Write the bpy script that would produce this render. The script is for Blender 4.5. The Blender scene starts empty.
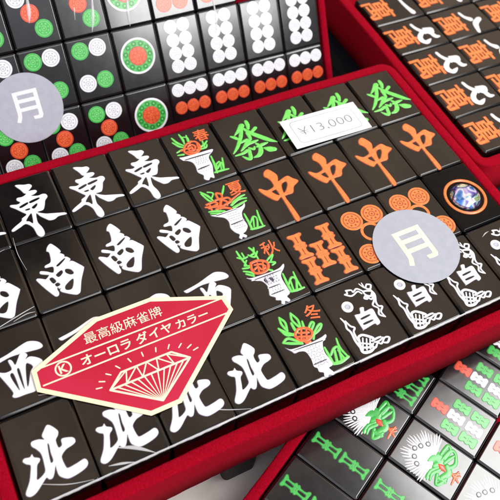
import bpy, bmesh, math, random
from mathutils import Matrix, Vector
random.seed(7)
MM = 0.001
W, L = 20.3, 20.3*1.34          # tile pitch (mm)
CAM_C = [-75.1782, -111.5551, 190.5939]
CAM_R = [[0.8890539, -0.448642, 0.0911238], [-0.3279232, -0.762978, -0.5570735], [0.3194521, 0.4653868, -0.8254487]]
CAM_F = 695.493
G = {
 'east': [[[-2.53,10.42],[-1.43,10.48],[0.43,9.72],[1.98,9.41],[2.61,8.38],[1.78,7.37],[0.89,6.59],[2.1,6.41],[3.17,6.1],[3.42,5.35],[2.4,4.63],[1.11,4.27],[3.15,3.43],[4.85,3.55],[5.84,3.02],[5.97,1.83],[4.81,0.6],[3.98,-1.43],[2.94,-2.98],[0.93,-3.13],[3.2,-4.81],[5.26,-5.54],[7.35,-6.23],[9.22,-6.88],[9.4,-7.64],[6.89,-7.45],[5.32,-8.13],[3.66,-7.98],[2.5,-6.71],[1.32,-5.12],[0.5,-3.56],[-0.16,-7.05],[0.52,-9.62],[0.71,-11.6],[0.32,-12.92],[-0.83,-13.31],[-1.73,-12.05],[-2.14,-8.74],[-3.82,-6.42],[-5.86,-7.06],[-8.3,-7.87],[-8.69,-7.17],[-7.27,-6.17],[-4.77,-4.82],[-4.28,-3.82],[-2.56,-2.83],[-3.61,-1.23],[-5.18,0.89],[-6.41,2.26],[-6.09,2.93],[-4.06,2.4],[-2.97,2.88],[-3.74,4.14],[-3.34,5.04],[-1.62,4.9],[-0.16,5.62],[-0.76,6.31],[-1.34,8.01]],[[-0.08,2.2],[3.06,2.7],[3.14,1.86],[0.11,1.24]],[[-3.7,1.31],[-0.91,2.15],[-0.85,1.27],[-3.37,0.46]],[[-0.14,-0.53],[1.84,0.51],[1.85,-0.36],[0.49,-1.44]],[[-2.49,-0.68],[-0.95,-0.54],[-0.89,-1.26],[-2.06,-1.27]],[[-1.07,-2.79],[-3.39,-5.17],[-2.54,-5.89],[-1.64,-7.08],[-1.08,-4.75]]],
 'south': [[[0.66,10.13],[1.66,8.93],[2.71,6.7],[2.62,5.83],[1.66,5.54],[2.32,5.5],[3.34,4.41],[3.24,3.65],[3.94,3.25],[4.6,2.26],[4.47,1.67],[3.94,1.25],[4.99,1.1],[6.37,-0.64],[7.41,-2.23],[7.36,-3.05],[5.24,-6.75],[3.71,-10.38],[2.97,-11.09],[1.99,-11.13],[-0.2,-9.69],[-1.62,-8.46],[-1.89,-7.64],[-1.35,-7.16],[-1.99,-7.02],[-2.23,-6.35],[-2.61,-7.04],[-2.5,-8.35],[-2.91,-9.25],[-3.71,-9.37],[-4.36,-8.47],[-5.96,-5.19],[-7.24,-2.02],[-7.38,-1.24],[-6.85,-0.99],[-5.6,-1.63],[-4.64,-2.2],[-3.39,-1.3],[-3.47,-0.93],[-5.42,0.17],[-5.65,0.9],[-5.09,1.23],[-3.45,0.33],[-2.38,-0.53],[-1.63,-0.61],[-1.24,1.42],[-3.35,1.85],[-3.56,2.42],[-3.05,2.8],[-1.3,3.42],[-0.66,6.64],[-0.96,7.52],[-1.24,7.89],[-0.64,9.15]],[[-0.15,1.48],[2.86,3.09],[3.01,2.55],[0.49,0.91]],[[-1.33,-1.78],[0.71,-0.8],[0.88,-1.98],[-0.72,-3.03]],[[2.06,-0.91],[3.53,-1.71],[4.0,-3.38],[2.89,-3.61],[1.64,-2.18]],[[0.14,-6.66],[3.13,-5.22],[1.73,-8.56],[-0.19,-8.34]],[[-3.67,-2.53],[-2.59,-2.32],[-1.94,-4.15],[-3.1,-4.62]],[[-2.69,-4.98],[-1.61,-4.77],[-1.19,-5.87],[-2.42,-6.12]]],
 'north': [[[1.96,6.9],[3.8,4.37],[3.47,2.99],[2.53,1.89],[2.56,-0.39],[3.64,-0.13],[3.89,1.28],[4.72,1.51],[6.92,0.67],[7.2,-0.63],[6.15,-1.26],[4.27,-1.66],[2.77,-2.73],[2.45,-3.81],[2.66,-6.12],[3.26,-6.78],[5.74,-6.54],[7.8,-6.25],[8.34,-7.48],[7.51,-8.57],[5.25,-9.24],[2.78,-9.47],[1.61,-9.03],[0.41,-7.76],[0.26,-6.24],[0.3,-4.7],[-0.64,-6.55],[-1.43,-7.54],[-2.24,-7.5],[-2.79,-6.77],[-3.84,-7.49],[-6.12,-9.28],[-7.74,-9.8],[-8.69,-9.27],[-8.72,-8.32],[-7.09,-6.0],[-6.05,-3.6],[-5.53,-1.9],[-6.45,-1.14],[-7.1,-0.11],[-6.49,0.5],[-5.08,0.25],[-4.37,0.76],[-4.14,-0.18],[-2.93,-1.03],[-3.08,-1.79],[-4.02,-2.58],[-4.74,-4.68],[-5.14,-6.41],[-2.76,-5.34],[-2.25,-3.39],[-2.09,-0.27],[-2.82,1.55],[-3.76,2.97],[-3.45,4.09],[-1.61,4.01],[-0.16,3.31],[-0.43,4.49],[0.39,5.65]],[[0.19,1.84],[0.56,1.37],[0.29,-0.86],[0.25,-3.16],[-0.55,-3.53],[-0.4,-1.29]]],
 'westbar': [[[-7.47,3.77],[-6.68,3.93],[-2.21,4.68],[2.92,6.18],[4.96,6.28],[7.16,5.09],[7.95,3.41],[6.81,2.81],[3.51,3.21],[1.17,3.49],[-1.72,3.62],[-5.41,2.98],[-6.89,2.9]]],
 'westbody': [[[-6.0,0.26],[-4.81,-0.4],[-3.7,-0.71],[-2.2,-0.28],[-2.45,2.43],[-1.93,2.81],[-1.39,2.15],[-0.97,0.6],[0.22,2.05],[1.37,3.54],[2.53,3.31],[3.03,2.25],[2.14,1.18],[3.57,1.46],[5.35,0.36],[6.46,-1.19],[5.8,-2.97],[4.38,-5.6],[2.78,-8.5],[1.98,-9.41],[-0.73,-9.28],[-3.58,-9.14],[-4.38,-8.39],[-3.84,-7.37],[-4.72,-4.27],[-6.03,-0.46]],[[-3.23,-2.06],[-2.13,-1.83],[-1.97,-7.13],[-2.44,-6.43]],[[-1.02,-1.23],[-0.2,-1.27],[-0.6,-7.24],[-0.96,-6.39]],[[1.74,-0.51],[2.9,-0.74],[3.45,-2.03],[2.34,-3.25],[0.67,-6.93],[0.26,-6.55]]],
 'centre': [[[-1.87,10.34],[-0.36,11.18],[0.6,10.6],[1.87,7.87],[1.52,6.12],[1.07,4.74],[5.04,5.75],[6.42,4.12],[7.76,2.63],[7.39,1.84],[5.08,0.61],[3.39,-1.77],[1.04,-1.84],[-0.1,-2.46],[0.13,-6.76],[0.27,-11.55],[-0.09,-13.15],[-0.91,-13.5],[-1.52,-12.84],[-1.41,-8.5],[-1.26,-2.71],[-1.71,-1.92],[-3.47,-2.76],[-5.08,-1.01],[-6.81,2.13],[-7.25,3.83],[-6.64,4.19],[-4.96,2.71],[-3.5,2.6],[-1.55,3.33],[-1.21,5.67],[-1.73,7.45],[-2.54,8.72]],[[1.23,2.81],[2.86,3.82],[3.72,3.35],[3.3,1.96],[1.56,-0.1],[0.3,-0.5]],[[-3.4,1.45],[-1.59,1.94],[-1.38,1.42],[-1.36,-0.72],[-2.12,-0.72]]],
 'green_dragon': [[[3.2,8.16,1.2],[3.05,6.54,1.4],[2.43,4.8,1.0]],[[0.66,6.83,1.9],[-1.14,5.23,1.4],[-3.82,3.36,0.4]],[[0.39,6.61,1.2],[-1.87,2.25,1.3],[-5.29,-2.17,1.1],[-8.14,-4.68,0.4]],[[-5.44,3.29,0.7],[-4.35,2.27,1.2],[-3.22,0.72,0.8]],[[0.66,5.31,0.8],[2.38,2.18,1.5],[5.68,-1.76,1.7],[7.64,-3.85,1.3],[9.43,-5.28,0.3]],[[5.05,3.95,1.2],[3.21,2.83,1.0],[2.33,2.39,0.6]],[[0.91,2.77,0.9],[1.06,1.07,1.2],[0.88,-0.48,0.9]],[[-3.93,-0.93,0.6],[-0.64,-0.32,1.1],[-0.91,-1.05,1.0],[-3.49,-3.53,0.9],[-4.97,-4.52,0.4]],[[-4.58,-4.23,0.5],[-1.25,-2.52,1.0],[0.95,-2.13,1.1],[3.03,-1.99,0.6]],[[0.59,-0.36,0.9],[-0.62,-2.26,0.9]],[[-7.87,-5.92,0.5],[-4.87,-5.82,1.0],[-2.32,-5.15,1.2],[-2.5,-6.78,1.2],[-3.3,-8.96,1.3],[-4.41,-8.82,1.1],[-5.58,-7.22,0.5]],[[-1.63,-4.28,0.6],[-0.28,-5.34,1.0],[0.49,-4.51,0.6]],[[1.79,-3.24,0.8],[2.5,-5.0,1.3],[1.61,-7.5,1.6],[0.01,-8.87,1.3],[-1.85,-9.11,0.5]],[[3.75,-6.46,0.8],[5.19,-7.55,2.2],[6.77,-8.19,1.7]],[[1.32,-4.84,0.6],[3.74,-4.54,1.2],[5.93,-4.39,0.5]]],
 'ten_thousand': [[[-6.31,-10.02,0.5],[-2.49,-12.55,0.6],[0.76,-12.67,0.6],[3.24,-13.5,0.65],[6.17,-11.88,0.75],[5.86,-9.8,0.6],[3.76,-9.21,0.4]],[[-5.58,-4.23,0.5],[-1.05,-4.96,0.65],[2.87,-6.38,0.4]],[[-2.62,-13.39,0.4],[-3.03,-9.44,0.6],[-3.83,-6.51,0.4]],[[-0.96,-13.01,0.4],[-1.37,-7.09,0.55],[-1.32,-2.39,0.6],[2.04,-0.08,0.7]],[[0.5,-13.11,0.35],[0.06,-7.33,0.45],[0.6,-3.39,0.4]],[[2.66,-13.09,0.4],[3.32,-8.9,0.55],[3.46,-5.08,0.55],[2.38,-0.18,0.5]],[[0.91,-3.06,0.45],[3.67,-3.27,0.6],[6.19,-2.84,0.55]],[[-1.56,-10.09,0.35],[2.56,-11.62,0.35]],[[-2.47,-7.48,0.35],[2.82,-9.71,0.35]],[[-0.16,-0.85,0.5],[1.25,-0.14,0.6]]],
 'nine': [[[-6.16,2.32,0.65],[-3.75,2.82,0.75],[-1.33,4.16,0.9],[-0.13,5.93,0.95]],[[-1.99,6.29,0.5],[-1.19,8.01,0.9],[-0.67,9.75,0.85],[1.1,8.99,0.9]],[[-0.63,6.37,0.9],[-0.06,7.63,1.0],[0.69,9.07,1.0]],[[-0.08,5.02,0.8],[0.85,5.31,0.5]],[[-0.02,5.63,0.8],[1.5,7.83,0.9],[4.19,8.73,1.0],[4.79,10.35,0.5]],[[-0.0,4.18,0.9],[2.23,1.64,1.05],[4.68,0.97,1.15],[6.42,2.32,1.0],[5.91,3.99,0.8],[5.22,5.35,0.35]]],
 'eight': [[[-5.48,1.87,0.6],[-2.46,2.59,0.75],[-0.15,4.39,1.15]],[[1.06,8.48,1.15],[3.45,4.93,1.2],[8.53,3.05,0.75]]],
 'one': [[[-4.15,7.02,0.6],[1.44,7.33,0.8],[6.59,8.32,1.15]]],
 'white_char': [[[0.58,2.77],[1.93,2.54],[1.42,1.1],[4.2,1.01],[4.1,-2.03],[3.99,-4.13],[2.59,-4.62],[1.96,-3.83],[-2.1,-4.28],[-2.5,-3.75],[-2.39,0.75],[-1.83,1.26],[-0.23,1.06]],[[-0.99,-0.39],[2.16,-0.25],[2.16,-0.87],[-0.93,-1.08]],[[-1.16,-2.24],[2.03,-2.24],[2.04,-2.85],[-1.15,-3.0]]],
 'dragon_top': [[[5.22,10.63,0.25],[5.83,9.17,0.35],[6.56,8.31,0.4]],[[6.18,10.53,0.3],[6.1,8.79,0.4]],[[7.56,9.5,0.4],[8.62,8.76,0.45],[7.62,7.58,0.45],[6.48,8.35,0.4],[7.39,9.46,0.4]],[[4.91,7.7,0.4],[6.43,7.3,0.5],[7.68,6.48,0.5],[6.36,5.2,0.5],[5.05,6.31,0.45],[4.87,7.88,0.4]],[[4.78,5.89,0.4],[4.85,4.8,0.5],[3.92,5.32,0.4],[4.92,6.1,0.4]],[[-0.09,10.16,0.5],[1.61,9.68,0.4],[1.82,8.79,0.4],[3.46,9.41,0.45],[4.7,8.17,0.4]],[[-1.13,9.02,0.5],[0.26,7.88,0.45],[1.5,7.87,0.4],[3.33,8.39,0.4],[4.12,7.24,0.4]],[[-0.09,10.16,0.4],[-0.21,9.15,0.4],[-1.13,9.02,0.4]],[[7.55,7.07,0.5],[7.81,5.09,0.6],[6.75,2.65,0.5],[6.75,1.08,0.45],[7.8,0.36,0.45],[6.36,-1.08,0.45],[6.66,-3.17,0.3]],[[7.29,5.86,0.4],[6.56,3.53,0.45],[5.2,2.03,0.45],[6.23,0.27,0.4],[5.26,-1.63,0.5],[6.54,-3.12,0.3]],[[5.25,5.42,0.4],[5.9,4.08,0.45],[7.15,4.85,0.4]]],
 'pearl_at': [[[-2.85,4.8,1]]],
 'dragon_low': [[[-6.97,2.14,0.35],[-6.51,0.14,0.5],[-6.99,-1.68,0.5],[-6.51,-3.41,0.5],[-6.82,-6.53,0.55],[-6.53,-9.13,0.6]],[[-6.09,0.73,0.35],[-5.54,-1.4,0.45],[-4.58,-2.48,0.45],[-5.61,-3.55,0.45],[-5.94,-5.67,0.5],[-5.84,-7.21,0.5]],[[-4.9,-5.62,0.6],[-3.49,-5.74,0.6],[-1.28,-7.81,0.7],[-1.42,-8.65,0.5]],[[-5.23,-5.73,0.5],[-6.39,-8.94,0.7],[-6.56,-10.83,0.7],[-4.56,-11.47,0.7],[-2.74,-11.04,0.5]],[[-4.19,-6.68,0.35],[-6.2,-10.01,0.4]],[[-3.21,-7.37,0.35],[-5.08,-10.5,0.4]],[[-2.19,-7.81,0.35],[-3.87,-10.55,0.4]],[[-5.93,-7.66,0.4],[-2.65,-9.6,0.4]],[[-1.94,-8.67,0.5],[0.23,-8.48,0.45],[1.27,-8.58,0.4]],[[-3.12,-9.89,0.6],[-2.23,-11.02,0.5],[-0.67,-9.98,0.4],[0.32,-10.66,0.45],[2.37,-9.32,0.4],[3.7,-9.9,0.5],[2.38,-11.07,0.5],[1.27,-10.73,0.4]],[[-1.47,-9.38,0.4],[0.14,-9.58,0.4],[1.81,-9.07,0.4]],[[-5.41,-9.62,0.5],[-3.4,-10.26,0.5],[-2.13,-9.58,0.4]]],
 'vase0': [[[-6.83,0.95],[-5.37,0.73],[-0.16,0.47],[5.57,0.4],[5.57,-0.54],[3.09,-2.62],[2.66,-6.61],[1.53,-9.78],[0.83,-12.19],[-0.31,-11.45],[-1.45,-12.41],[-2.72,-11.35],[-2.23,-9.68],[-3.51,-7.71],[-3.11,-4.97],[-3.36,-2.86],[-4.57,-1.45],[-5.99,-0.68]],[[-4.97,-0.45],[4.0,-0.66],[3.84,-1.15],[-5.06,-0.97]],[[-2.64,-6.26],[1.48,-5.94],[1.38,-6.45],[-2.76,-6.84]]],
 'flower0': [[[-3.11,5.05,0.35],[-1.49,6.3,0.35],[0.47,6.65,0.35],[1.93,5.87,0.35],[2.42,3.77,0.35],[1.51,1.77,0.35],[-0.73,0.79,0.35],[-3.24,1.54,0.35],[-3.94,3.5,0.35],[-2.92,5.16,0.35]],[[-1.72,4.96,0.35],[-0.15,5.28,0.35],[0.71,3.98,0.35],[-0.31,2.5,0.35],[-1.94,2.88,0.35],[-1.9,4.56,0.35]],[[-3.77,4.37,0.3],[-1.47,3.92,0.4]],[[1.87,4.94,0.3],[1.38,2.29,0.4]],[[-3.09,2.69,0.3],[-1.15,1.43,0.4],[0.72,1.61,0.3]],[[0.27,7.02,0.3],[-0.88,5.57,0.3]],[[-0.69,4.07,0.5],[-0.67,3.31,0.5]],[[-5.03,3.94,0.3],[-3.64,3.85,0.35]],[[0.6,2.14,0.4],[2.48,2.79,0.3]]],
 'leaf0': [[[-5.61,10.82,0.3],[-4.66,8.05,0.5],[-3.06,5.98,0.3]],[[-6.18,8.66,0.3],[-4.76,6.19,0.5],[-3.42,5.18,0.3]],[[-2.45,11.49,0.3],[-2.12,8.94,0.5],[-2.4,6.66,0.3]],[[-2.38,10.01,0.25],[-0.23,9.15,0.3],[-0.34,7.27,0.3]],[[-0.17,10.09,0.3],[-0.65,7.39,0.4]],[[-6.58,3.63,0.3],[-4.55,4.22,0.4],[-3.82,3.45,0.3]],[[2.05,2.96,0.4],[4.13,3.55,0.45],[5.79,4.8,0.3]],[[1.99,2.04,0.4],[4.19,2.1,0.4],[5.05,3.18,0.3]],[[-6.79,2.32,0.3],[-4.82,1.99,0.45]],[[4.26,5.42,0.3],[3.76,2.75,0.4]]],
 'grass0': [[[4.05,-2.55,0.3],[3.62,-6.08,0.45],[2.84,-10.32,0.4]],[[2.13,-10.03,0.4],[4.95,-10.1,0.5],[7.33,-10.35,0.3]],[[4.41,-6.4,0.3],[3.56,-8.8,0.4],[6.21,-6.68,0.4],[5.65,-10.11,0.3]],[[7.44,-4.86,0.25],[6.63,-7.31,0.4],[5.65,-10.11,0.3]],[[4.65,-6.5,0.3],[5.8,-6.05,0.3],[4.94,-9.36,0.3]]],
 'season_at': [[[4.99,8.31,1]]],
 'vase1': [[[-7.26,0.24],[-4.83,-0.37],[1.32,-0.44],[4.36,-0.19],[5.71,0.69],[5.13,-0.77],[3.22,-2.5],[2.36,-5.06],[2.42,-8.39],[0.95,-10.21],[-0.39,-10.85],[0.4,-12.0],[-0.28,-12.67],[-1.1,-12.0],[-1.82,-12.65],[-2.38,-11.85],[-1.67,-10.71],[-2.68,-9.31],[-3.33,-7.17],[-2.74,-4.56],[-3.43,-2.45],[-5.79,-0.96]],[[-5.18,-0.38],[1.71,-0.35],[1.6,-0.72],[-5.17,-0.8]],[[-2.29,-5.73],[1.91,-5.54],[1.86,-5.93],[-2.38,-6.19]]],
 'flower1': [[[-6.73,5.05,0.4],[-3.94,5.16,0.4],[-3.12,3.97,0.4],[-6.53,3.28,0.4]],[[-1.84,8.15,0.4],[-1.82,5.99,0.4],[-0.49,5.86,0.3],[-0.1,7.42,0.4],[-1.38,8.39,0.4]],[[-4.22,5.28,0.4],[-1.99,5.63,0.4],[0.27,3.83,0.4],[-0.13,2.29,0.4]],[[-7.5,4.11,0.3],[-4.48,3.27,0.5],[-1.45,2.42,0.4]],[[-0.66,5.5,0.4],[1.54,5.01,0.4],[1.71,3.22,0.4],[-0.99,2.65,0.4]],[[0.96,3.11,0.4],[4.51,4.64,0.3],[6.21,5.23,0.3]],[[-4.41,1.97,0.4],[-1.78,1.71,0.5],[0.34,0.39,0.4]],[[-1.29,4.91,0.5],[-3.1,1.84,0.5]],[[-5.7,5.05,0.35],[-6.0,2.22,0.35]]],
 'leaf1': [[[-6.43,10.93,0.3],[-4.79,8.51,0.5],[-3.89,5.99,0.3]],[[-6.48,10.08,0.3],[-5.33,6.59,0.4],[-4.63,5.88,0.3]],[[-4.11,9.96,0.3],[-2.54,8.88,0.3],[-3.68,7.19,0.3]],[[2.35,10.34,0.3],[1.0,8.27,0.4],[0.02,6.94,0.3]],[[1.31,1.68,0.5],[4.38,2.96,0.5],[7.36,2.58,0.3]],[[1.38,0.38,0.5],[4.09,0.95,0.5],[6.83,1.51,0.3]],[[2.12,2.62,0.4],[5.5,3.79,0.4],[7.39,4.05,0.3]],[[-7.18,1.88,0.3],[-4.74,1.27,0.5],[-2.17,0.19,0.4]],[[-6.93,0.94,0.3],[-3.99,-0.05,0.4]]],
 'grass1': [[[3.62,-3.51,0.3],[3.5,-7.2,0.45],[3.27,-10.38,0.4]],[[2.98,-10.26,0.4],[5.24,-10.57,0.5],[7.82,-10.68,0.3]],[[3.9,-7.78,0.3],[5.96,-5.75,0.4],[6.76,-6.92,0.3],[5.48,-10.1,0.4]],[[8.35,-3.82,0.25],[7.62,-7.28,0.4],[7.36,-10.48,0.3]],[[5.62,-6.44,0.3],[4.35,-9.61,0.3]]],
 'season1_at': [[[5.81,8.02,1]]],
 'vase2': [[[-7.21,0.2],[-5.71,-0.45],[0.03,-0.85],[4.11,-0.73],[6.31,0.22],[5.81,-1.09],[3.77,-2.86],[3.12,-4.82],[3.12,-8.16],[2.96,-10.29],[1.52,-11.11],[1.85,-12.56],[1.1,-13.09],[0.2,-12.33],[-0.49,-13.24],[-1.33,-12.73],[-0.93,-11.62],[-2.29,-10.87],[-2.09,-9.88],[-3.37,-8.6],[-2.87,-7.0],[-2.46,-4.98],[-3.29,-2.77],[-5.07,-1.77]],[[-5.12,-1.23],[3.64,-1.36],[3.58,-1.72],[-5.12,-1.6]],[[-2.6,-2.7],[-1.68,-2.21],[-1.63,-4.01],[-2.25,-4.19]],[[-0.6,-2.68],[0.51,-2.71],[0.41,-4.16],[-0.32,-4.29]],[[-2.24,-5.81],[1.34,-5.91],[1.24,-6.23],[-2.32,-6.22]],[[-2.43,-8.29],[1.66,-8.4],[1.55,-8.72],[-2.51,-8.69]]],
 'flower2': [[[-3.38,4.8,0.45],[-0.72,4.8,0.45],[1.7,2.99,0.45],[0.83,0.69,0.45],[-1.17,0.05,0.45],[-3.76,0.8,0.45],[-4.17,2.86,0.45],[-3.38,4.8,0.45]],[[-2.61,3.7,0.3],[-0.54,3.19,0.35],[0.5,1.98,0.3]],[[-3.4,2.15,0.35],[-1.84,2.61,0.35],[-1.23,1.21,0.35],[0.18,1.35,0.35]],[[-1.47,3.98,0.3],[-2.37,0.94,0.3]],[[0.33,3.58,0.3],[-0.85,0.66,0.3]]],
 'leaf2': [[[-5.7,10.82,0.3],[-5.55,8.43,0.4],[-5.06,4.76,0.3]],[[-6.53,8.47,0.3],[-5.05,7.44,0.4],[-3.36,7.49,0.3]],[[-4.37,9.47,0.3],[-4.34,7.52,0.3]],[[-1.2,10.46,0.35],[-0.47,8.57,0.4],[-0.39,5.43,0.3]],[[0.19,9.86,0.3],[-0.79,7.93,0.4],[-1.94,7.65,0.3]],[[-2.77,8.0,0.3],[-1.17,6.54,0.4],[0.64,8.1,0.3]],[[-6.77,3.99,0.3],[-4.99,3.59,0.4],[-3.86,3.86,0.3],[-5.76,4.69,0.3]],[[-6.96,2.94,0.3],[-5.23,1.81,0.4],[-4.46,0.72,0.3]],[[-6.62,1.66,0.35],[-4.77,0.11,0.4]],[[2.03,3.62,0.3],[4.84,5.11,0.4],[2.96,2.83,0.3]],[[2.25,2.75,0.3],[4.17,1.92,0.4],[2.85,1.34,0.3]],[[-4.27,6.34,0.3],[-5.6,5.0,0.3]],[[0.67,0.38,0.35],[1.71,-0.45,0.4]]],
 'grass2': [[[4.32,-3.1,0.3],[3.93,-6.67,0.45],[3.75,-10.05,0.4]],[[3.48,-9.93,0.4],[5.59,-10.34,0.5],[8.24,-10.4,0.3]],[[4.31,-7.2,0.35],[6.27,-5.45,0.4],[7.3,-6.65,0.4],[5.91,-9.75,0.4]],[[7.82,-3.86,0.25],[7.4,-7.06,0.4],[7.43,-10.05,0.3]],[[5.34,-6.54,0.3],[4.67,-9.58,0.35]]],
 'season2_at': [[[5.08,7.76,1]]],
 'vase3': [[[-7.6,-0.15],[-6.13,-1.14],[-0.01,-1.57],[3.99,-1.34],[5.85,-0.95],[5.44,-1.99],[3.73,-2.91],[2.55,-6.04],[2.91,-9.81],[2.4,-10.88],[1.16,-11.15],[1.79,-12.98],[1.12,-13.69],[0.06,-13.02],[-0.57,-13.56],[-1.57,-13.11],[-1.14,-11.84],[-2.24,-11.02],[-2.16,-9.78],[-2.86,-8.81],[-2.44,-6.41],[-2.78,-3.64],[-4.49,-2.74],[-6.04,-2.69],[-6.51,-1.83]],[[-5.12,-1.6],[3.6,-2.25],[3.55,-2.56],[-5.16,-1.91]],[[-2.17,-8.16],[1.59,-8.24],[1.51,-8.59],[-2.28,-8.56]]],
 'flower3': [[[-3.01,2.81,0.45],[-1.33,4.1,0.45],[0.78,3.84,0.45],[2.29,2.48,0.45],[2.14,0.85,0.45],[0.08,-0.27,0.45],[-2.62,0.61,0.45],[-3.1,2.65,0.45]],[[-1.68,2.89,0.3],[1.31,1.9,0.35]],[[-2.54,1.92,0.3],[1.15,0.47,0.35]],[[-0.3,3.64,0.3],[-1.96,0.65,0.35]],[[1.3,3.27,0.3],[-0.43,-0.04,0.35]],[[-1.2,0.31,0.5],[-0.72,-1.12,0.6],[0.23,-1.14,0.4]]],
 'leaf3': [[[-4.65,10.06,0.35],[-5.08,7.83,0.4],[-4.57,5.21,0.4]],[[-4.65,10.06,0.35],[-3.74,7.92,0.4],[-4.47,5.16,0.4]],[[-6.59,6.79,0.35],[-5.27,4.5,0.7],[-3.01,2.81,0.5]],[[-6.37,6.01,0.3],[-5.31,3.84,0.5],[-3.11,3.19,0.4]],[[-0.65,10.04,0.35],[-1.36,7.56,0.4],[-0.25,4.3,0.4]],[[-0.65,10.04,0.35],[0.35,7.14,0.4],[-0.25,4.3,0.4]],[[-2.08,6.84,0.4],[-2.11,4.45,0.5],[-1.79,3.28,0.4]],[[-7.59,1.97,0.3],[-5.39,2.53,0.5],[-2.31,-0.53,0.4]],[[-7.65,1.87,0.3],[-5.67,0.85,0.5],[-2.37,-0.64,0.4]],[[1.35,6.01,0.3],[0.78,3.84,0.5]],[[1.93,2.99,0.35],[3.8,4.57,0.4],[4.42,3.94,0.4],[2.39,2.09,0.4]],[[2.7,0.93,0.35],[5.41,2.81,0.4],[6.46,2.69,0.4],[4.88,1.32,0.4],[2.65,0.61,0.4]],[[2.39,0.39,0.4],[1.67,-0.64,0.4]]],
 'grass3': [[[3.32,-4.73,0.3],[3.21,-7.66,0.45],[3.11,-10.55,0.4]],[[3.01,-10.5,0.5],[5.44,-10.95,0.6],[8.5,-10.38,0.4]],[[3.87,-7.63,0.35],[5.72,-6.15,0.4],[7.16,-6.46,0.4],[6.0,-10.56,0.4]],[[8.22,-3.58,0.25],[7.67,-6.69,0.4],[8.4,-10.33,0.3]],[[5.66,-6.79,0.4],[4.42,-10.5,0.5]],[[6.69,-7.25,0.3],[7.07,-10.39,0.4]]],
 'season3_at': [[[5.98,7.59,1]]],
 'peaeyes': [[[4.12,3.55,1]],[[1.64,5.42,1]],[[-0.68,6.83,1]],[[-3.65,5.39,1]],[[-5.56,3.36,1]]],
 'pea_leaf': [[[-0.93,0.23,0.8],[1.47,-1.2,1.6],[0.35,-3.33,1.2],[-1.64,-2.39,0.8]],[[3.49,-2.15,0.4],[7.11,-2.51,0.5],[8.27,-2.91,0.4],[6.99,-4.4,0.4],[2.9,-3.96,0.5]],[[1.56,-3.32,0.4],[6.99,-4.4,0.5],[7.07,-6.53,0.4],[3.55,-8.25,0.5],[0.68,-6.73,0.5]],[[1.53,-4.78,0.5],[4.29,-5.65,0.5],[6.19,-6.47,0.3]],[[0.76,-6.33,0.8],[-0.94,-7.7,0.9],[-3.84,-6.59,0.7]],[[-1.6,-3.44,0.5],[-4.43,-1.94,0.5],[-7.52,-2.06,0.4]],[[-2.01,-4.41,0.5],[-4.84,-2.91,0.5],[-7.27,-3.34,0.3]],[[-4.2,-4.67,0.5],[-7.5,-5.98,0.4],[-5.62,-7.32,0.5],[-3.59,-7.87,0.5]],[[-4.88,-5.8,0.7],[-4.51,-7.72,0.7]]],
 'pea_red': [[[-0.39,-3.42,0.5],[-0.62,-4.64,1.3],[-0.91,-6.26,0.5]]],
 'pea_foot': [[[-1.19,-10.34,0.5],[-3.83,-10.5,0.3]],[[-0.92,-10.18,0.6],[-0.16,-8.66,0.4]],[[-0.64,-10.23,0.5],[1.76,-10.52,0.3]],[[-0.65,-10.52,0.5],[0.71,-11.7,0.3]],[[-1.02,-10.74,0.5],[-1.75,-12.09,0.3]],[[-0.89,-8.74,0.4],[1.33,-10.99,0.35]]],
}

scene = bpy.context.scene
COL = scene.collection

# ------------------------------------------------------------------ materials
def new_mat(name):
    m = bpy.data.materials.new(name); m.use_nodes = True
    nt = m.node_tree
    return m, nt, nt.nodes['Principled BSDF']

def add_bump(nt, b, scale, strength, dist, detail=3, extra=None):
    tc = nt.nodes.new('ShaderNodeTexCoord')
    n = nt.nodes.new('ShaderNodeTexNoise'); n.inputs['Scale'].default_value = scale; n.inputs['Detail'].default_value = detail
    nt.links.new(tc.outputs['Object'], n.inputs['Vector'])
    bp = nt.nodes.new('ShaderNodeBump'); bp.inputs['Strength'].default_value = strength; bp.inputs['Distance'].default_value = dist
    nt.links.new(n.outputs['Fac'], bp.inputs['Height'])
    nt.links.new(bp.outputs['Normal'], b.inputs['Normal'])
    return n, tc

def vary(nt, b, c0, c1, scale, detail=4, lo=.35, hi=.65):
    tc = nt.nodes.new('ShaderNodeTexCoord')
    n = nt.nodes.new('ShaderNodeTexNoise'); n.inputs['Scale'].default_value = scale; n.inputs['Detail'].default_value = detail
    nt.links.new(tc.outputs['Object'], n.inputs['Vector'])
    r = nt.nodes.new('ShaderNodeValToRGB')
    r.color_ramp.elements[0].color = (*c0, 1); r.color_ramp.elements[1].color = (*c1, 1)
    r.color_ramp.elements[0].position = lo; r.color_ramp.elements[1].position = hi
    nt.links.new(n.outputs['Fac'], r.inputs['Fac']); nt.links.new(r.outputs['Color'], b.inputs['Base Color'])

def mat_tile(name, base, rough, base2=None):
    m, nt, b = new_mat(name)
    vary(nt, b, base, base2 or tuple(c*1.7 for c in base), 90, 5)
    b.inputs['Roughness'].default_value = rough
    tc = nt.nodes.new('ShaderNodeTexCoord')
    n2 = nt.nodes.new('ShaderNodeTexNoise'); n2.inputs['Scale'].default_value = 260; n2.inputs['Detail'].default_value = 6
    nt.links.new(tc.outputs['Object'], n2.inputs['Vector'])
    mr = nt.nodes.new('ShaderNodeMapRange'); mr.inputs['From Min'].default_value = .35; mr.inputs['From Max'].default_value = .7
    mr.inputs['To Min'].default_value = rough*.9; mr.inputs['To Max'].default_value = rough*1.25
    nt.links.new(n2.outputs['Fac'], mr.inputs['Value']); nt.links.new(mr.outputs['Result'], b.inputs['Roughness'])
    add_bump(nt, b, 55, .06, .0006, 2)
    return m

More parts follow.
